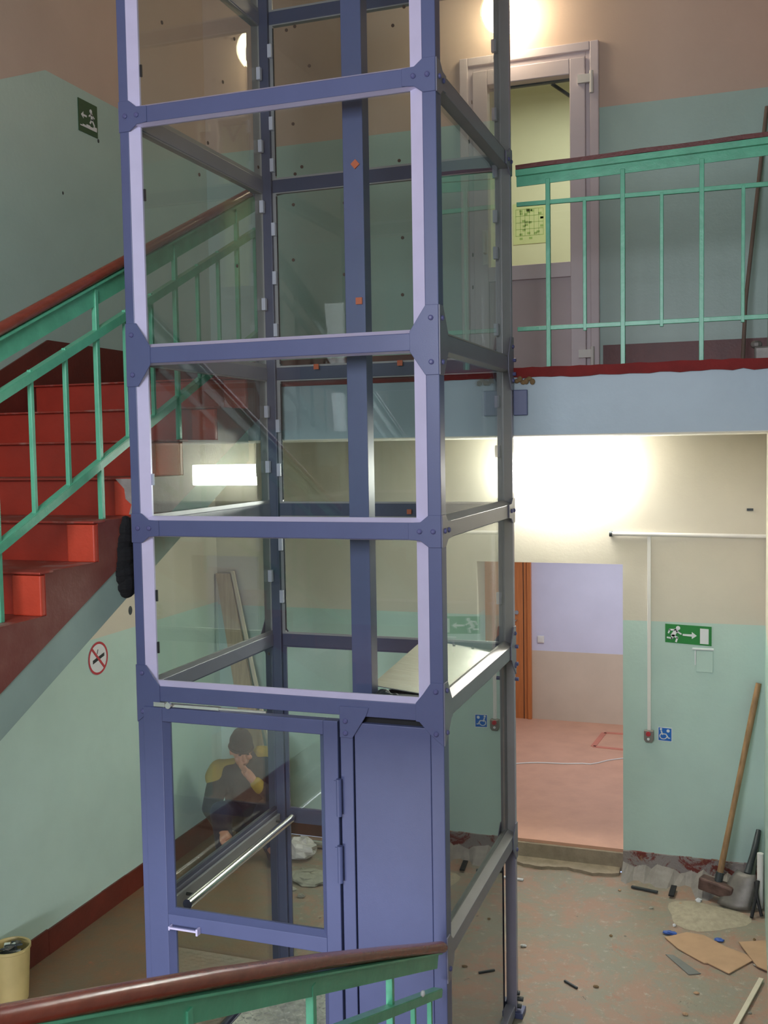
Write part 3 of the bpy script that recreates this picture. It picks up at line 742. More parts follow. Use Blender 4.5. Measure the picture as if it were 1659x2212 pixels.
# brown spots of sealant on the panes
def spot(P, u, v, d, r=.009):
    g = G().tube([P(u, v, d), P(u, v, d - .003)], r, 8); mk('sealant_spot', g, M['spot'], shaft)
for x, z in ((.248, 5.25), (.199, 5.238), (.327, 5.035), (.226, 4.745), (.272, 4.515), (.232, 4.461 + .02), (.218, 4.32), (.797, 5.175), (.859, 5.259), (.821, 4.49), (.513, 4.303), (.833, 4.095), (.211, 4.027), (.505, 3.929), (.828, 3.802)):
    spot(PB, x, z, .048)
for y, z in ((.294, 4.922), (.863, 4.844), (.692, 4.50), (.598, 4.326), (1.246, 4.52), (1.001, 5.103), (.969, 3.953), (1.235, 1.883)):
    spot(PL_, y, z, .048)
for y, z in ((.753, 4.552), (.694, 4.363), (.74, 3.872), (.734, 3.726)): spot(PR_, y, z, .05)
# anchor plate of the shaft on the slab edge
o = mk('wall_anchor', G().box(1.403, 1.475, 1.343, 1.361, 3.16, 3.29), M['steel'], bevel=.004)
o.parent = shaft; o.location -= shaft.location
for z in (3.44, 3.37, 1.97, 1.80, 1.88):
    mk('bolt', G().tube([(SW + .003, SD - .02, z), (SW + .02, SD - .02, z)], .010, 8), M['bolt'], shaft)
g = G()
for i in range(6): g.ball((1.42 + .016 * i, 1.352, 3.335 + .01 * math.sin(i * 2)), (.014, .008, .012 + .004 * (i % 2)), 8, 6)
tag(mk('mounting_foam', g, M['foam'], smooth=True), 'brown crumbling foam at the slab corner beside the shaft', 'foam')

# lift platform inside the shaft
plat = empty('lift_platform', (.5, .7, 0)); tag(plat, 'lift platform of ribbed aluminium sheet inside the shaft', 'platform')
g = G().box(.075, .975, .075, 1.28, .085, .1); mk('platform_floor', g, M['checker'], plat)
g = G()
for i in range(26):
    for j in range(34):
        x = .10 + i * .0335; y = .10 + j * .0345; a = math.pi / 4 if (i + j) % 2 else -math.pi / 4
        d = Vector((math.cos(a), math.sin(a), 0)) * .013
        g.bar((x - d.x, y - d.y, .1015), (x + d.x, y + d.y, .1015), .007, .006)
o = mk('tread_pattern', g, M['checker'], plat); o['kind'] = 'stuff'
g = G(); g.tube([(.143, .13, .955), (.143, 1.27, .955)], .023, 20); mk('grab_rail', g, M['chrome'], plat, smooth=True)
mk('lit_edge_strip', G().box(.062, .076, .14, 1.27, .90, .975), M['bead_side_sheen'], plat, bevel=.002)  # added strip, repeats the lit inner edge of the side beam
for y in (.24, 1.22):
    mk('rail_bracket', G().tube([(.143, y, .95), (.075, y, .95)], .008, 8), M['greymetal'], plat, smooth=True)

# =================================================================== LAMPS
o = empty('globe_lamp', (.963, YB, 5.93)); tag(o, 'glowing round globe lamp above the white landing door', 'lamp')
mk('glass_globe', G().ball((.963, YB - .165, 5.945), .15, 28, 18), M['globe'], o, smooth=True)
mk('socket', G().tube([(.963, YB, 5.945), (.963, YB - .03, 5.945)], .06, 20), M['plastic'], o)
o = empty('fluorescent_lamp', (1.35, YB - .05, 2.78)); tag(o, 'glaring box shaped fluorescent lamp above the rough doorway', 'lamp')
mk('housing', G().box(.96, 1.61, YB - .05, YB, 2.76, 2.88), M['plastic'], o, bevel=.004)
mk('diffuser', G().box(.93, 1.64, YB - .10, YB - .04, 2.735, 2.895), M['tube'], o, bevel=.01)

# =================================================================== SIGNS, CONDUITS
def flatpart(name, poly, P, t0, t1, m, parent):
    n = len(poly); vs = [P(u, v, t0) for u, v in poly] + [P(u, v, t1) for u, v in poly]
    g = G().add(vs, [tuple(range(n)), tuple(range(2 * n - 1, n - 1, -1))] + [((i + 1) % n, i, n + i, n + (i + 1) % n) for i in range(n)])
    o = mk(name, g, m, parent)
    bm = bmesh.new(); bm.from_mesh(o.data); bmesh.ops.recalc_face_normals(bm, faces=bm.faces); bm.to_mesh(o.data); bm.free()
    return o
def circ(cx, cy, r, n=16, ry=None): return [(cx + r * math.cos(2 * math.pi * i / n), cy + (ry or r) * math.sin(2 * math.pi * i / n)) for i in range(n)]
def stroke(a, b, w):
    a, b = Vector(a), Vector(b); d = (b - a).normalized(); n = Vector((-d.y, d.x)) * w / 2; a = a - d * w * .3; b = b + d * w * .3
    return [tuple(a + n), tuple(a - n), tuple(b - n), tuple(b + n)]
# right exit sign
sg = empty('exit_sign', (2.163, YB, 1.70)); tag(sg, 'green emergency exit sign, runner and right arrow, on the lower far wall', 'sign')
PW_ = lambda u, v, t: (u, YB - t, v)
ex0, ez0, ew, eh = 2.012, 1.640, .303, .132
skew = -.012
mk('sign_board', G().add([PW_(ex0, ez0 + .007, .0), PW_(ex0 + ew, ez0 + skew + .004, .0), PW_(ex0 + ew, ez0 + eh + skew + .004, 0), PW_(ex0, ez0 + eh + .002, 0), PW_(ex0, ez0 + .007, .004), PW_(ex0 + ew, ez0 + skew + .004, .004), PW_(ex0 + ew, ez0 + eh + skew + .004, .004), PW_(ex0, ez0 + eh + .002, .004)],
   [(0, 3, 2, 1), (4, 5, 6, 7), (0, 1, 5, 4), (1, 2, 6, 5), (2, 3, 7, 6), (3, 0, 4, 7)]), M['signgreen'], sg)
SP = lambda u, v, t: PW_(ex0 + u, ez0 + v + skew * u / ew + .003, t)
for nm, poly in (('runner_print', circ(.085, .108, .014)), ('runner_print', stroke((.072, .090), (.050, .055), .026)), ('runner_print', stroke((.070, .095), (.030, .092), .011)), ('runner_print', stroke((.030, .092), (.022, .070), .010)),
                 ('runner_print', stroke((.075, .085), (.105, .068), .010)), ('runner_print', stroke((.050, .055), (.044, .035), .014)), ('runner_print', stroke((.044, .035), (.014, .038), .011)), ('runner_print', stroke((.055, .055), (.080, .040), .013)), ('runner_print', stroke((.080, .040), (.072, .014), .012)),
                 ('arrow_print', [(.115, .058), (.175, .056), (.175, .040), (.207, .064), (.175, .088), (.175, .072), (.115, .070)]),
                 ('door_print', [(.228, .012), (.284, .012), (.284, .116), (.228, .116)])):
    flatpart(nm, poly, SP, .004, .0052, M['signwhite'], sg)
# left exit sign on the upper left wall
sg = empty('exit_sign', (XL, 1.832, 5.12)); tag(sg, 'dark green square exit sign with left arrow on the upper left wall', 'sign')
PX = lambda u, v, t: (XL + t, 1.732 + u, 5.018 + v)
flatpart('sign_board', [(0, 0), (.20, 0), (.20, .20), (0, .20)], PX, 0, .004, M['signdark'], sg)
for poly in ([(.025, .105), (.05, .085), (.05, .10), (.085, .10), (.085, .112), (.05, .112), (.05, .128)], circ(.13, .15, .013), stroke((.135, .135), (.14, .10), .020), stroke((.14, .10), (.12, .075), .012), stroke((.14, .10), (.165, .068), .012), stroke((.135, .13), (.165, .115), .009), stroke((.13, .13), (.11, .115), .009),
             [(.015, .035), (.19, .035), (.19, .062), (.155, .062), (.155, .053), (.12, .053), (.12, .058), (.08, .058), (.08, .048), (.04, .05), (.04, .042), (.015, .042)]):
    flatpart('pictogram', poly, PX, .004, .0052, M['signwhite'], sg)
# no smoking sign
sg = empty('no_smoking_sign', (XL, 1.745, 1.68)); tag(sg, 'round no smoking sign, red ring with crossed cigarette, below the stairs', 'sign')
PN = lambda u, v, t: (XL + t, 1.745 + u, 1.680 + v)
flatpart('sign_disc', circ(0, 0, .107, 36), PN, 0, .003, M['signwhite'], sg)
g = G(); n = 36
for i in range(n):
    a, b = 2 * math.pi * i / n, 2 * math.pi * (i + 1) / n
    g.add([PN(r * math.cos(t), r * math.sin(t), .0045) for t in (a, b) for r in (.092, .107)], [(0, 1, 3, 2)])
mk('red_ring', g, M['signred'], sg)
flatpart('cigarette_print', [(-.058, -.030), (.068, .004), (.068, .026), (-.058, -.006)], PN, .003, .004, M['signblack'], sg)
flatpart('cigarette_print', stroke((-.01, .03), (.0, .055), .006), PN, .003, .004, M['signblack'], sg)
flatpart('red_bar', stroke((-.062, .066), (.062, -.066), .016), PN, .003, .005, M['signred'], sg)
# wheelchair sign
sg = empty('wheelchair_sign', (2.01, YB, 1.01)); tag(sg, 'small blue square wheelchair sign beside the call button', 'sign')
PC = lambda u, v, t: (1.964 + u, YB - t, .958 + v)
flatpart('sign_border', [(0, 0), (.094, -.004), (.094, .094), (0, .096)], PC, 0, .002, M['signwhite'], sg)
flatpart('sign_board', [(.004, .004), (.090, .001), (.090, .089), (.004, .092)], PC, .002, .003, M['signblue'], sg)
for poly in (circ(.02, .082, .008), stroke((.022, .07), (.03, .045), .009), stroke((.03, .05), (.055, .048), .007), stroke((.055, .046), (.068, .025), .008), stroke((.068, .022), (.08, .022), .006), circ(.068, .072, .011)):
    flatpart('pictogram', poly, PC, .003, .004, M['signwhite'], sg)
g = G()
for i in range(14):
    a, b = math.radians(100 + i * 18), math.radians(118 + i * 18)
    g.add([PC(.036 + r * math.cos(t), .034 + r * .85 * math.sin(t), .0042) for t in (a, b) for r in (.020, .027)], [(0, 1, 3, 2)])
mk('pictogram', g, M['signwhite'], sg)
# call button box
o = empty('call_button', (1.905, YB, 1.0)); tag(o, 'grey call button box with a red button under the cable duct', 'call button')
g = G().prism([(1.873, .965), (1.885, .948), (1.925, .948), (1.937, .965), (1.937, 1.03), (1.873, 1.03)], 'Y', YB, YB - .04); mk('housing', g, mat('grey_box_plastic', rgb(128, 124, 116), .5), o, bevel=.004)
mk('red_button', G().tube([(1.903, YB - .04, 1.010), (1.903, YB - .052, 1.010)], .016, 14), M['signred'], o, smooth=True)
mk('lower_button', G().tube([(1.903, YB - .04, .974), (1.903, YB - .047, .974)], .009, 12), M['signwhite'], o, smooth=True)
# ducts
tag(mk('cable_duct', G().box(1.894, 1.918, YB - .018, YB, 1.03, 2.372), M['plastic'], bevel=.002), 'white vertical cable duct running down to the call button', 'cable duct')
o = tag(mk('cable_pipe', G().tube([(1.655, YB - .02, 2.388), (XR, YB - .02, 2.382)], .014, 12), M['plastic'], smooth=True), 'white horizontal cable pipe on the cream far wall', 'pipe')
mk('pipe_end', G().tube([(1.64, YB - .02, 2.388), (1.66, YB - .02, 2.388)], .020, 12), M['greymetal'], o)
tag(mk('junction_cover', G().box(2.535, 2.575, YB - .012, YB, 2.55, 2.566), M['greymetal']), 'tiny dark wall bracket above the cable pipe, near the right corner', 'bracket')
# repaired patch with worn white edges under the exit sign
o = empty('plastered_box', (2.26, YB, 1.45)); tag(o, 'painted over box with chipped white edges below the right exit sign', 'wall box')
mk('cover', G().box(2.215, 2.325, YB - .008, YB, 1.452, 1.600), M['greenlit'], o, bevel=.003)
mk('white_edge', G().box(2.190, 2.330, YB - .012, YB, 1.603, 1.616), M['signwhite'], o, bevel=.003)
mk('white_edge', G().box(2.206, 2.214, YB - .010, YB, 1.50, 1.598), M['signwhite'], o)
# small holes in the left wall and right wall
for i, (y, z, r, lb_) in enumerate(((1.941, 5.006, .010, 'small brown screw hole just below the left exit sign'), (2.135, 1.93, .024, 'dark drilled hole in the left wall above the no smoking sign'), (1.55, 4.59, .008, 'tiny dark mark on the green left wall under the exit sign'))):
    tag(mk('wall_hole', G().ball((XL, y, z), (.004, r, r * 1.3), 10, 8), M['greymetal']), lb_, 'hole')
# metal conduit at the right corner
tag(mk('corner_pipe', G().tube([(2.628, 3.05, 0), (2.628, 3.05, .36)], .020, 14), M['plastic'], smooth=True), 'short white pipe standing at the right corner', 'pipe')

# =================================================================== TOOLS AND DEBRIS
def P2(o): return o
# sledgehammer
o = empty('sledgehammer', (2.33, 3.0, 0)); tag(o, 'sledgehammer with a long worn wooden handle leaning on the far wall', 'sledgehammer')
a, b = Vector((2.365, 3.08, .10)), Vector((2.615, 3.335, 1.405))
g = G(); n = 8
pts = [a.lerp(b, i / n) for i in range(n + 1)]; g.tube(pts, [.020, .020, .019, .018, .0185, .019, .020, .021, .018], 12); mk('handle', g, M['handle'], o, smooth=True)
d = (b - a).normalized(); s_ = Vector((.93, -.36, -.10)).normalized()
c = a - d * .01
g = G(); g.bar(c - s_ * .115, c + s_ * .115, .085, .085); mk('hammer_head', g, M['iron'], o, bevel=.012)
g = G(); g.tube([c + s_ * .113, c + s_ * .122], .036, 14); mk('striking_face', g, M['iron2'], o)
mk('collar', G().tube([a, a + d * .09], .026, 12), M['greymetal'], o)
# shovel blade and dark handle in the corner
o = empty('coal_shovel', (2.50, 3.05, 0)); tag(o, 'grey scoop shovel standing on its edge in the right corner', 'shovel')
g = G(); nu, nv = 8, 8
for i in range(nu + 1):
    for j in range(nv + 1):
        u, v = i / nu, j / nv; w = (1 - .25 * v) * (1 - .5 * max(0, v - .75) * 2)
        g.v.append((2.415 + .20 * (u - .5) * w * 1.0 + .08 * v + .05, 2.98 + .10 * v + .03 * (4 * (u - .5) ** 2) - .05 * u, .012 + .20 * v))
for i in range(nu):
    for j in range(nv):
        k = i * (nv + 1) + j; g.f.append((k, k + 1, k + nv + 2, k + nv + 1)); g.m.append(0)
sh = mk('blade', g, M['iron2'], o, smooth=True); sm = sh.modifiers.new('solid', 'SOLIDIFY'); sm.thickness = .004
g = G(); g.tube([(2.55, 3.08, .20), (2.60, 3.22, .34), (2.62, 3.30, .42)], [.022, .018, .016], 10); mk('socket', g, M['greymetal'], o, smooth=True)
o = empty('trowel', (2.56, 3.2, 0)); tag(o, 'dark green steel trowel leaning upright in the right corner', 'trowel')
g = G().add([(2.52, 3.22, .08), (2.58, 3.16, .04), (2.63, 3.31, .39), (2.60, 3.32, .40), (2.525, 3.228, .08), (2.585, 3.168, .04), (2.635, 3.318, .39), (2.605, 3.328, .40)], [(0, 1, 2, 3), (7, 6, 5, 4), (0, 4, 5, 1), (1, 5, 6, 2), (2, 6, 7, 3), (3, 7, 4, 0)])
mk('blade', g, mat('dark_green_metal', rgb(84, 96, 84), .5), o); mk('handle', G().tube([(2.55, 3.2, .06), (2.57, 3.08, .0125)], .012, 8), M['dark'], o)
o = empty('pliers', (2.6, 2.95, 0)); tag(o, 'dark pliers with spread legs standing beside the grey shovel', 'pliers')
g = G(); g.tube([(2.575, 2.86, .012), (2.60, 2.96, .10), (2.615, 3.02, .19)], .011, 8); g.tube([(2.635, 2.90, .012), (2.61, 2.96, .10), (2.60, 3.02, .18)], .011, 8); mk('grip', g, M['dark'], o, smooth=True)
# sand heap
g = G(); nu, nv = 22, 8; g.v.append((2.30, 2.82, .04))
for j in range(1, nv + 1):
    for i in range(nu):
        t = j / nv; a = 2 * math.pi * i / nu; r = t * (1 + .16 * math.sin(3 * a + 1) + .06 * random.random())
        g.v.append((2.30 + .24 * r * math.cos(a), 2.82 + .20 * r * math.sin(a), max(.001, .04 * (1 - t) ** 1.2 + (.006 * random.random() if j < nv else 0))))
for i in range(nu): g.f.append((0, 1 + i, 1 + (i + 1) % nu)); g.m.append(0)
for j in range(nv - 1):
    for i in range(nu):
        a = 1 + j * nu; g.f.append((a + i, a + nu + i, a + nu + (i + 1) % nu, a + (i + 1) % nu)); g.m.append(0)
o = tag(mk('sand_heap', g, M['sand'], smooth=True), 'low heap of pale sand in front of the sledgehammer', 'sand', kind='stuff')
def slab(name, poly, z0, t, m, label, cat, group=None):
    g = G().prism(poly, 'Z', z0, z0 + t); return tag(mk(name, g, m), label, cat, group)
slab('cardboard_sheet', [(2.075, 2.44), (2.20, 2.545), (2.30, 2.535), (2.43, 2.42), (2.60, 2.33), (2.45, 2.10), (2.33, 2.19), (2.315, 2.18), (2.16, 2.315)], .004, .006, M['card'], 'flat brown cardboard piece with a stepped edge on the floor', 'cardboard')
slab('cardboard_sheet', [(2.50, 2.49), (2.66, 2.56), (2.66, 2.18), (2.60, 2.22)], .012, .006, M['card'], 'brown cardboard piece cut off by the right edge of the photo', 'cardboard')
slab('grey_offcut', [(2.095, 2.23), (2.14, 2.235), (2.30, 2.06), (2.235, 2.03)], .002, .004, M['cardgrey'], 'narrow grey sheet offcut beside the large cardboard', 'offcut')
for nm, p, q, w, m, lb_ in (('metal_bar', (1.81, 3.11, .012), (1.985, 3.07, .012), .022, M['greymetal'], 'flat dark metal bar lying left of the upright black offcut'),
    ('black_offcut', (2.075, 3.02, .02), (2.085, 3.16, .03), .036, M['dark'], 'short black rubber offcut between the metal bar and the sand'),
    ('wooden_stick', (2.478, 1.50, .015), (2.622, 2.08, .015), .026, M['planklight'], 'pale wooden stick lying at the bottom right of the floor'),
    ('white_strip', (.93, 3.02, .008), (1.09, 3.01, .008), .02, M['signwhite'], 'small white strip on the floor before the threshold'),
    ('metal_nail', (1.58, 1.75, .006), (1.66, 1.69, .006), .012, M['greymetal'], 'small dark metal scrap on the bare floor, nearest the shaft')):
    tag(mk(nm, G().bar(p, q, w, .012), m, bevel=.002), lb_, 'scrap')
def lump(name, c, r, m, label, cat, sd=1, group=None):
    rr = random.Random(sd); g = G().ball(c, (1, 1, 1), 12, 8)
    g.v = [tuple(Vector(c) + Vector(((v[0] - c[0]) * r[0], (v[1] - c[1]) * r[1], (v[2] - c[2]) * r[2])) * rr.uniform(.72, 1.1)) for v in g.v]
    g.v = [(a, b, max(z, .001)) for a, b, z in g.v]
    return tag(mk(name, g, m), label, cat, group)
lump('blue_scrap', (2.10, 2.50, .012), (.045, .02, .012), M['blue'], 'crumpled blue plastic scrap left of the cardboard', 'scrap', 2)
lump('blue_scrap', (2.39, 2.50, .010), (.03, .02, .010), M['blue'], 'small pale blue scrap behind the cardboard', 'scrap', 3)
lump('plaster_chip', (2.25, 3.02, .012), (.022, .02, .015), M['signwhite'], 'white plaster chip at the upper edge of the sand', 'rubble', 4)
lump('plaster_chip', (2.12, 2.62, .008), (.012, .012, .010), M['signwhite'], 'tiny white plaster chip behind the blue scrap', 'rubble', 5)
lump('plaster_chip', (1.28, 2.08, .008), (.02, .014, .008), M['signwhite'], 'flat white plaster chip on the open floor near the shaft', 'rubble', 6)
rr = random.Random(3)
for i in range(13):
    x = 1.5 + rr.random() * 1.1; y = 1.5 + rr.random() * 1.6
    lump('debris_crumb', (x, y, .005), (.006 + .014 * rr.random(), .006 + .012 * rr.random(), .007), rr.choice([M['foam'], M['block'], M['card'], M['block']]), 'small crumb of building debris scattered on the right floor', 'rubble', 20 + i, 'debris crumbs on the right floor')
# pole leaning on the landing wall and light metal part beside it
o = empty('broom', (2.50, 3.2, ZL)); tag(o, 'thin brown pole leaning in the right corner of the landing', 'pole')
mk('pole', G().tube([(2.50, 3.10, ZL), (2.52, 3.16, 3.9), (2.642, 3.345, 5.15)], .0125, 10), mat('dark_brown_pole', rgb(122, 104, 92), .6), o, smooth=True)
g = G(); g.box(2.56, 2.65, 1.50, 1.56, 3.40, 3.47); g.ball((2.57, 1.53, 3.48), (.03, .02, .02), 10, 8)
tag(mk('power_tool', g, M['iron2'], bevel=.01), 'small silver tool lying on the landing edge at the right', 'tool')

# bucket with tools, lower left
o = empty('bucket', (-1.22, .70, 0)); tag(o, 'cream plastic bucket full of metal bits beside the left skirting', 'bucket')
bx, by = -1.292, .665
g = G(); prof = [(.085, 0), (.102, .28), (.108, .285), (.108, .30), (.100, .30), (.096, .285), (.080, .01), (0, .01)]
n = 32
for r, z in [(0, 0)] + prof:
    for j in range(n): g.v.append((bx + r * math.cos(2 * math.pi * j / n), by + r * math.sin(2 * math.pi * j / n), z))
for i in range(len(prof)):
    for j in range(n): g.f.append((i * n + j, i * n + (j + 1) % n, (i + 1) * n + (j + 1) % n, (i + 1) * n + j)); g.m.append(0)
mk('tub', g, M['bucket'], o, smooth=True)
mk('scrap_fill', G().tube([(bx, by, .02), (bx, by, .235)], [.083, .094], 24), M['dark'], o)
for i in range(12):
    a = random.random() * 6.28; r = random.random() * .06; c = Vector((bx + r * .8 * math.cos(a), by + r * .8 * math.sin(a), .27 + random.random() * .03)); t = random.random() * 3.14
    dv = Vector((math.cos(t), math.sin(t), random.uniform(-.1, .3))) * random.uniform(.02, .055)
    mk('metal_bit', G().bar(c - dv, c + dv, random.uniform(.012, .035), .008), random.choice([M['alu'], M['iron2'], M['greymetal']]), o)
# boards leaning in the rear left corner
def leaning(name, b0, b1, t0, t1, th, m, label):
    b0, b1, t0, t1 = map(Vector, (b0, b1, t0, t1)); dy = Vector((0, -th, 0))
    vs = [b0, b1, t1, t0, b0 + dy, b1 + dy, t1 + dy, t0 + dy]
    g = G().add(vs, [(0, 1, 2, 3), (7, 6, 5, 4), (0, 4, 5, 1), (1, 5, 6, 2), (2, 6, 7, 3), (3, 7, 4, 0)])
    return tag(mk(name, g, m), label, 'board')
leaning('wooden_board', (-1.05, 3.26, .0), (-.86, 3.26, 0), (-1.405, 3.34, 2.04), (-1.28, 3.34, 2.04), .022, M['plank'], 'wide raw wooden board leaning in the rear left corner')
leaning('wooden_batten', (-.80, 3.24, 0), (-.775, 3.24, 0), (-1.275, 3.34, 2.06), (-1.25, 3.34, 2.06), .02, M['planklight'], 'thin pale batten leaning along the right edge of the board')
# things lying behind the shaft
lump('plastic_bag', (-.55, 2.93, .075), (.13, .10, .09), M['bag'], 'crumpled white plastic bag on the floor behind the shaft', 'bag', 8)
tag(mk('floor_pipe', G().tube([(-.75, 3.13, .03), (.3, 3.19, .03)], .028, 12), M['alu'], smooth=True), 'grey pipe lying on the floor along the far wall', 'pipe')
lump('concrete_rubble', (-.34, 2.60, .02), (.18, .13, .035), M['block'], 'flat lump of pale concrete on the floor behind the shaft', 'rubble', 9)
for i, (x, y) in enumerate(((-.38, 2.40), (-.28, 2.32), (-.44, 2.72))):
    lump('concrete_chip', (x, y, .012), (.03, .02, .014), M['block'], 'small concrete chip behind the shaft', 'rubble', 30 + i, 'concrete chips behind the shaft')

# =================================================================== PERSON
def build_person():
    ox, oy, th = -.995, 2.97, math.radians(26)
    root = empty('person', (ox, oy, 0)); tag(root, 'person in dark jacket with yellow yoke and cap, crouching behind the shaft, chin on hand', 'person')
    R = Matrix.Rotation(th, 4, 'Z'); T = Matrix.Translation((ox, oy, 0)) @ R
    def skin(nodes, edges):
        """closed tapered capsules along the skeleton; the voxel remesh fuses them into one surface"""
        g = G()
        rad = {k: (v[1] if isinstance(v[1], tuple) else (v[1], v[1])) for k, v in nodes.items()}
        for k, (p, _) in nodes.items():
            rx, ry = rad[k]; g.ball(p, (rx, ry, min(rx, ry)), 18, 12)
        for a, b in edges:
            p, q = Vector(nodes[a][0]), Vector(nodes[b][0]); n = 5
            (ax, ay), (bx_, by_) = rad[a], rad[b]
            flat = (ax != ay) or (bx_ != by_)
            if flat:
                for i in range(1, 8):
                    t = i / 8; c = p.lerp(q, t); rx = ax + (bx_ - ax) * t; ry = ay + (by_ - ay) * t
                    g.ball(tuple(c), (rx, ry, min(rx, ry)), 18, 12)
            else: g.tube([p.lerp(q, i / n) for i in range(n + 1)], [ax + (bx_ - ax) * i / n for i in range(n + 1)], 16)
        return g
    def place(name, g, m, voxel=None, parent=root):
        g.v = [tuple(T @ Vector(v)) for v in g.v]
        o = mk(name, g, m, parent, smooth=True)
        if voxel:
            r = o.modifiers.new('remesh', 'REMESH'); r.mode = 'VOXEL'; r.voxel_size = voxel; r.use_smooth_shade = True
            s = o.modifiers.new('smooth', 'SMOOTH'); s.factor = .5; s.iterations = 3
        return o
    # local frame: x to the viewer's right, -y towards the viewer
    J = {'pelvis': ((0, .10, .24), .115), 'waist': ((0, .07, .38), .11), 'chest': ((.0, .01, .54), (.125, .12)), 'neckb': ((-.01, -.02, .655), .06), 'neck': ((-.03, -.06, .71), .05),
         'shl': ((-.17, .0, .60), .055), 'ell': ((-.265, -.13, .38), .042), 'wrl': ((-.18, -.31, .27), .030),
         'shr': ((.17, .0, .66), .055), 'elr': ((.215, -.20, .43), .042), 'wrr': ((.045, -.245, .61), .028),
         'hipl': ((-.10, .08, .23), .085), 'knl': ((-.19, -.30, .40), .06), 'anl': ((-.17, -.20, .09), .042), 'tol': ((-.19, -.36, .035), .032),
         'hipr': ((.10, .08, .23), .085), 'knr': ((.21, -.28, .40), .06), 'anr': ((.17, -.18, .09), .042), 'tor': ((.19, -.34, .035), .032)}
    E_ = [('pelvis', 'waist'), ('waist', 'chest'), ('chest', 'neckb'), ('neckb', 'neck'), ('chest', 'shl'), ('shl', 'ell'), ('ell', 'wrl'), ('chest', 'shr'), ('shr', 'elr'), ('elr', 'wrr'),
          ('pelvis', 'hipl'), ('hipl', 'knl'), ('knl', 'anl'), ('anl', 'tol'), ('pelvis', 'hipr'), ('hipr', 'knr'), ('knr', 'anr'), ('anr', 'tor')]
    g = skin(J, E_)
    # head: cranium, jaw, nose, brow, lips, ears, turned down to the viewer's right
    H = Matrix.Translation((-.035, -.12, .80)) @ Matrix.Rotation(math.radians(14), 4, 'Z') @ Matrix.Rotation(math.radians(12), 4, 'X')
    h = G(); h.ball((0, .01, .02), (.076, .094, .102), 24, 16); h.ball((0, -.028, -.055), (.055, .058, .060), 20, 12); h.ball((0, -.055, -.088), (.026, .025, .022), 12, 8)
    h.ball((0, -.094, -.022), (.014, .020, .026), 10, 8); h.ball((0, -.100, -.036), (.017, .014, .010), 10, 8); h.ball((0, -.078, .018), (.055, .018, .012), 14, 8)
    h.ball((0, -.084, -.060), (.024, .012, .007), 12, 6); h.ball((0, -.082, -.070), (.020, .012, .007), 12, 6)
    for s in (-1, 1): h.ball((s * .077, .012, -.01), (.010, .020, .032), 10, 8); h.ball((s * .045, -.068, -.03), (.022, .018, .02), 10, 8)
    h.v = [tuple(H @ Vector(v)) for v in h.v]; g.add(h.v, h.f)
    # hands: palm, four curled fingers, thumb
    def hand(wr, fwd, side, nrm, curl):
        wr, fwd, side, nrm = Vector(wr), Vector(fwd).normalized(), Vector(side).normalized(), Vector(nrm).normalized()
        pc = wr + fwd * .045
        hh = G().bar(wr - fwd * .005, wr + fwd * .085, .075, .030, nrm)
        k = G().tube([wr - fwd * .01, wr + fwd * .03, wr + fwd * .085], [.030, .034, .030], 12)
        k.v = [tuple(Vector(v) - nrm * (Vector(v) - wr).dot(nrm) * .45) for v in k.v]; g.add(k.v, k.f)
        for i, L in enumerate((.070, .080, .074, .058)):
            b = wr + fwd * .078 + side * (-.030 + .020 * i); pts = [b - fwd * .02, b]; d = fwd.copy(); p = b.copy()
            for q in range(3):
                a = curl * (.5 + .35 * q); d = (fwd * math.cos(a) + nrm * math.sin(a)).normalized(); p = p + d * L * (.44, .32, .24)[q]; pts.append(p.copy())
            t = G().tube(pts, [.010, .0098, .009, .0085, .0065], 8); g.add(t.v, t.f)
        b = wr + fwd * .025 - side * .030; t = G().tube([b, b - side * .022 + fwd * .028 + nrm * .008, b - side * .022 + fwd * .060 + nrm * .02], [.013, .011, .008], 8); g.add(t.v, t.f)
    hand((.045, -.245, .61), (-.55, .10, .75), (.5, -.75, .4), (-.3, .75, .1), 1.15)
    hand((-.18, -.31, .27), (.45, -.5, -.55), (.6, .5, .2), (.1, .4, -.8), .9)
    place('body', g, M['skin'], .0065)
    # jacket over torso and arms
    K = {'hem': ((0, .09, .26), (.155, .135)), 'waist': ((0, .065, .38), (.175, .145)), 'chest': ((0, .0, .54), (.180, .150)), 'col': ((.01, -.02, .675), .085), 'colt': ((.01, -.035, .70), .075),
         'shl': ((-.185, .0, .605), .092), 'uml': ((-.228, -.06, .50), .080), 'ell': ((-.265, -.13, .38), .070), 'cfl': ((-.20, -.275, .295), .045),
         'shr': ((.180, .0, .685), .092), 'umr': ((.212, -.10, .55), .082), 'elr': ((.228, -.20, .42), .070), 'cfr': ((.085, -.238, .565), .044)}
    g = skin(K, [('hem', 'waist'), ('waist', 'chest'), ('chest', 'col'), ('col', 'colt'), ('chest', 'shl'), ('shl', 'uml'), ('uml', 'ell'), ('ell', 'cfl'), ('chest', 'shr'), ('shr', 'umr'), ('umr', 'elr'), ('elr', 'cfr')])
    jk = place('jacket', g, M['jacket'], .011)
    # yoke panels on both shoulders and a cuff
    for s in (-1, 1):
        zs = -.015 if s < 0 else .07
        g = skin({'a': ((s * .10, -.01, .665 + zs), .058), 'b': ((s * .200, -.005, .628 + zs), .090), 'c': ((s * .225, -.025, .592 + zs), .088)}, [('a', 'b'), ('b', 'c')])
        place('shoulder_yoke', g, M['yellow'], .011, jk)
    g = skin({'a': ((.095, -.236, .548), .048), 'b': ((.07, -.24, .582), .046)}, [('a', 'b')]); place('cuff', g, M['yellow'], .009, jk)
    g = G().box(-.004, .004, -.15, -.12, .36, .62)
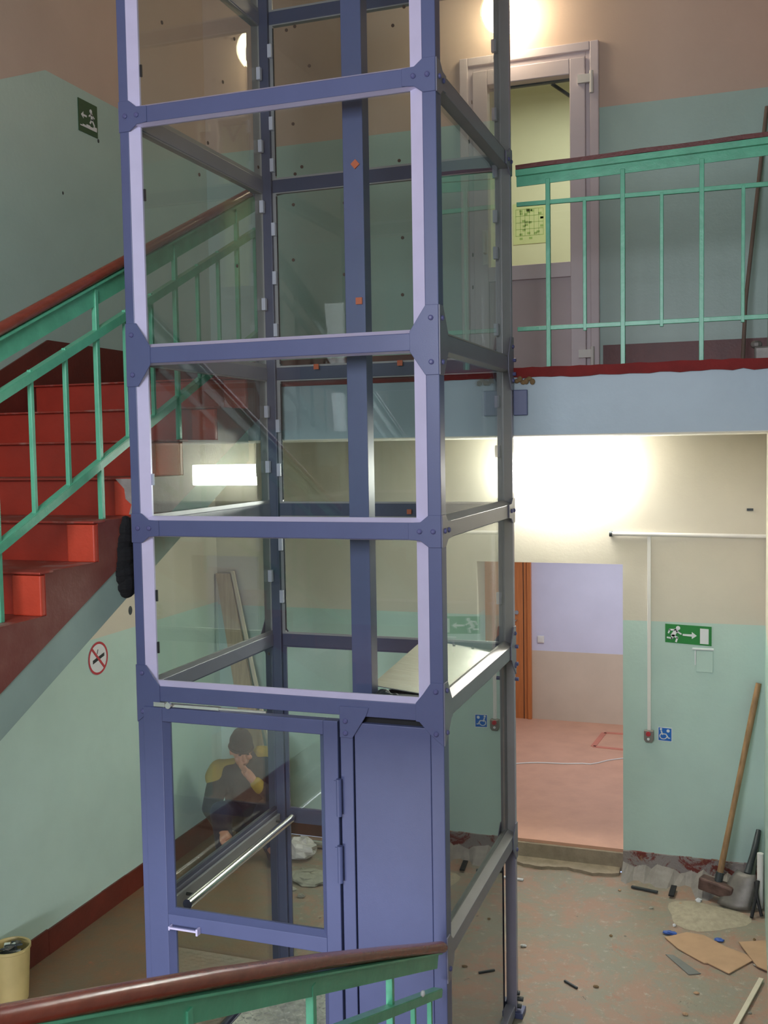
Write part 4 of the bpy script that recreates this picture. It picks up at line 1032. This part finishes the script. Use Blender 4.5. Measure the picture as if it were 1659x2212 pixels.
    # trousers
    q = {'pel': ((0, .10, .22), (.145, .13)), 'hipl': ((-.10, .06, .235), .10), 'thl': ((-.15, -.12, .33), .092), 'knl': ((-.19, -.305, .405), .080), 'shl': ((-.18, -.25, .25), .070), 'anl': ((-.17, -.19, .085), .068),
         'hipr': ((.10, .06, .235), .10), 'thr': ((.15, -.11, .33), .092), 'knr': ((.21, -.285, .405), .080), 'shr': ((.19, -.23, .25), .070), 'anr': ((.17, -.17, .085), .068)}
    g = skin(q, [('pel', 'hipl'), ('hipl', 'thl'), ('thl', 'knl'), ('knl', 'shl'), ('shl', 'anl'), ('pel', 'hipr'), ('hipr', 'thr'), ('thr', 'knr'), ('knr', 'shr'), ('shr', 'anr')])
    place('trousers', g, M['trouser'], .011)
    for s in (-1, 1):
        y = -.20 if s < 0 else -.18
        g = skin({'a': ((s * .17, y + .02, .10), .050), 'h': ((s * .17, y + .02, .052), .050), 'b': ((s * .18, y - .08, .045), .046), 'c': ((s * .195, y - .175, .038), .036)}, [('a', 'h'), ('h', 'b'), ('b', 'c')])
        place('boot', g, M['boot'], .009)
    # knitted cap
    g = G(); nu, nv = 28, 12
    for i in range(nv + 1):
        t = (math.pi * .56) * i / nv
        for j in range(nu):
            p = 2 * math.pi * j / nu; r = 1.0 + .03 * math.sin(p * 2 + i); z = math.cos(t)
            v = Vector((.085 * math.sin(t) ** .8 * math.cos(p) * r, .016 + .104 * math.sin(t) ** .8 * math.sin(p) * r, .035 + .125 * z)); g.v.append(tuple(H @ v))
    for i in range(nv):
        for j in range(nu): g.f.append((i * nu + j, (i + 1) * nu + j, (i + 1) * nu + (j + 1) % nu, i * nu + (j + 1) % nu)); g.m.append(0)
    hat = place('cap', g, M['hat']); s = hat.modifiers.new('solid', 'SOLIDIFY'); s.thickness = .008
    g = G()
    for j in range(nu):
        p = 2 * math.pi * j / nu; q_ = 2 * math.pi * (j + 1) / nu
    pts = [tuple(H @ Vector((.082 * math.cos(2 * math.pi * j / 28), .014 + .100 * math.sin(2 * math.pi * j / 28), .020))) for j in range(29)]
    g = G().tube(pts, .013, 8, cap=False); place('cap_band', g, M['hat'], None, hat)
    for s in (-1, 1):
        g = G().ball(tuple(H @ Vector((s * .030, -.083, .002))), (.012, .008, .006), 10, 6); place('eye', g, M['signblack'])
    return root
build_person()
# low box the person sits on
tag(mk('sitting_box', G().box(-1.12, -.86, 3.0, 3.21, 0, .12), M['handle'], bevel=.004), 'low wooden box under the crouching person', 'box')
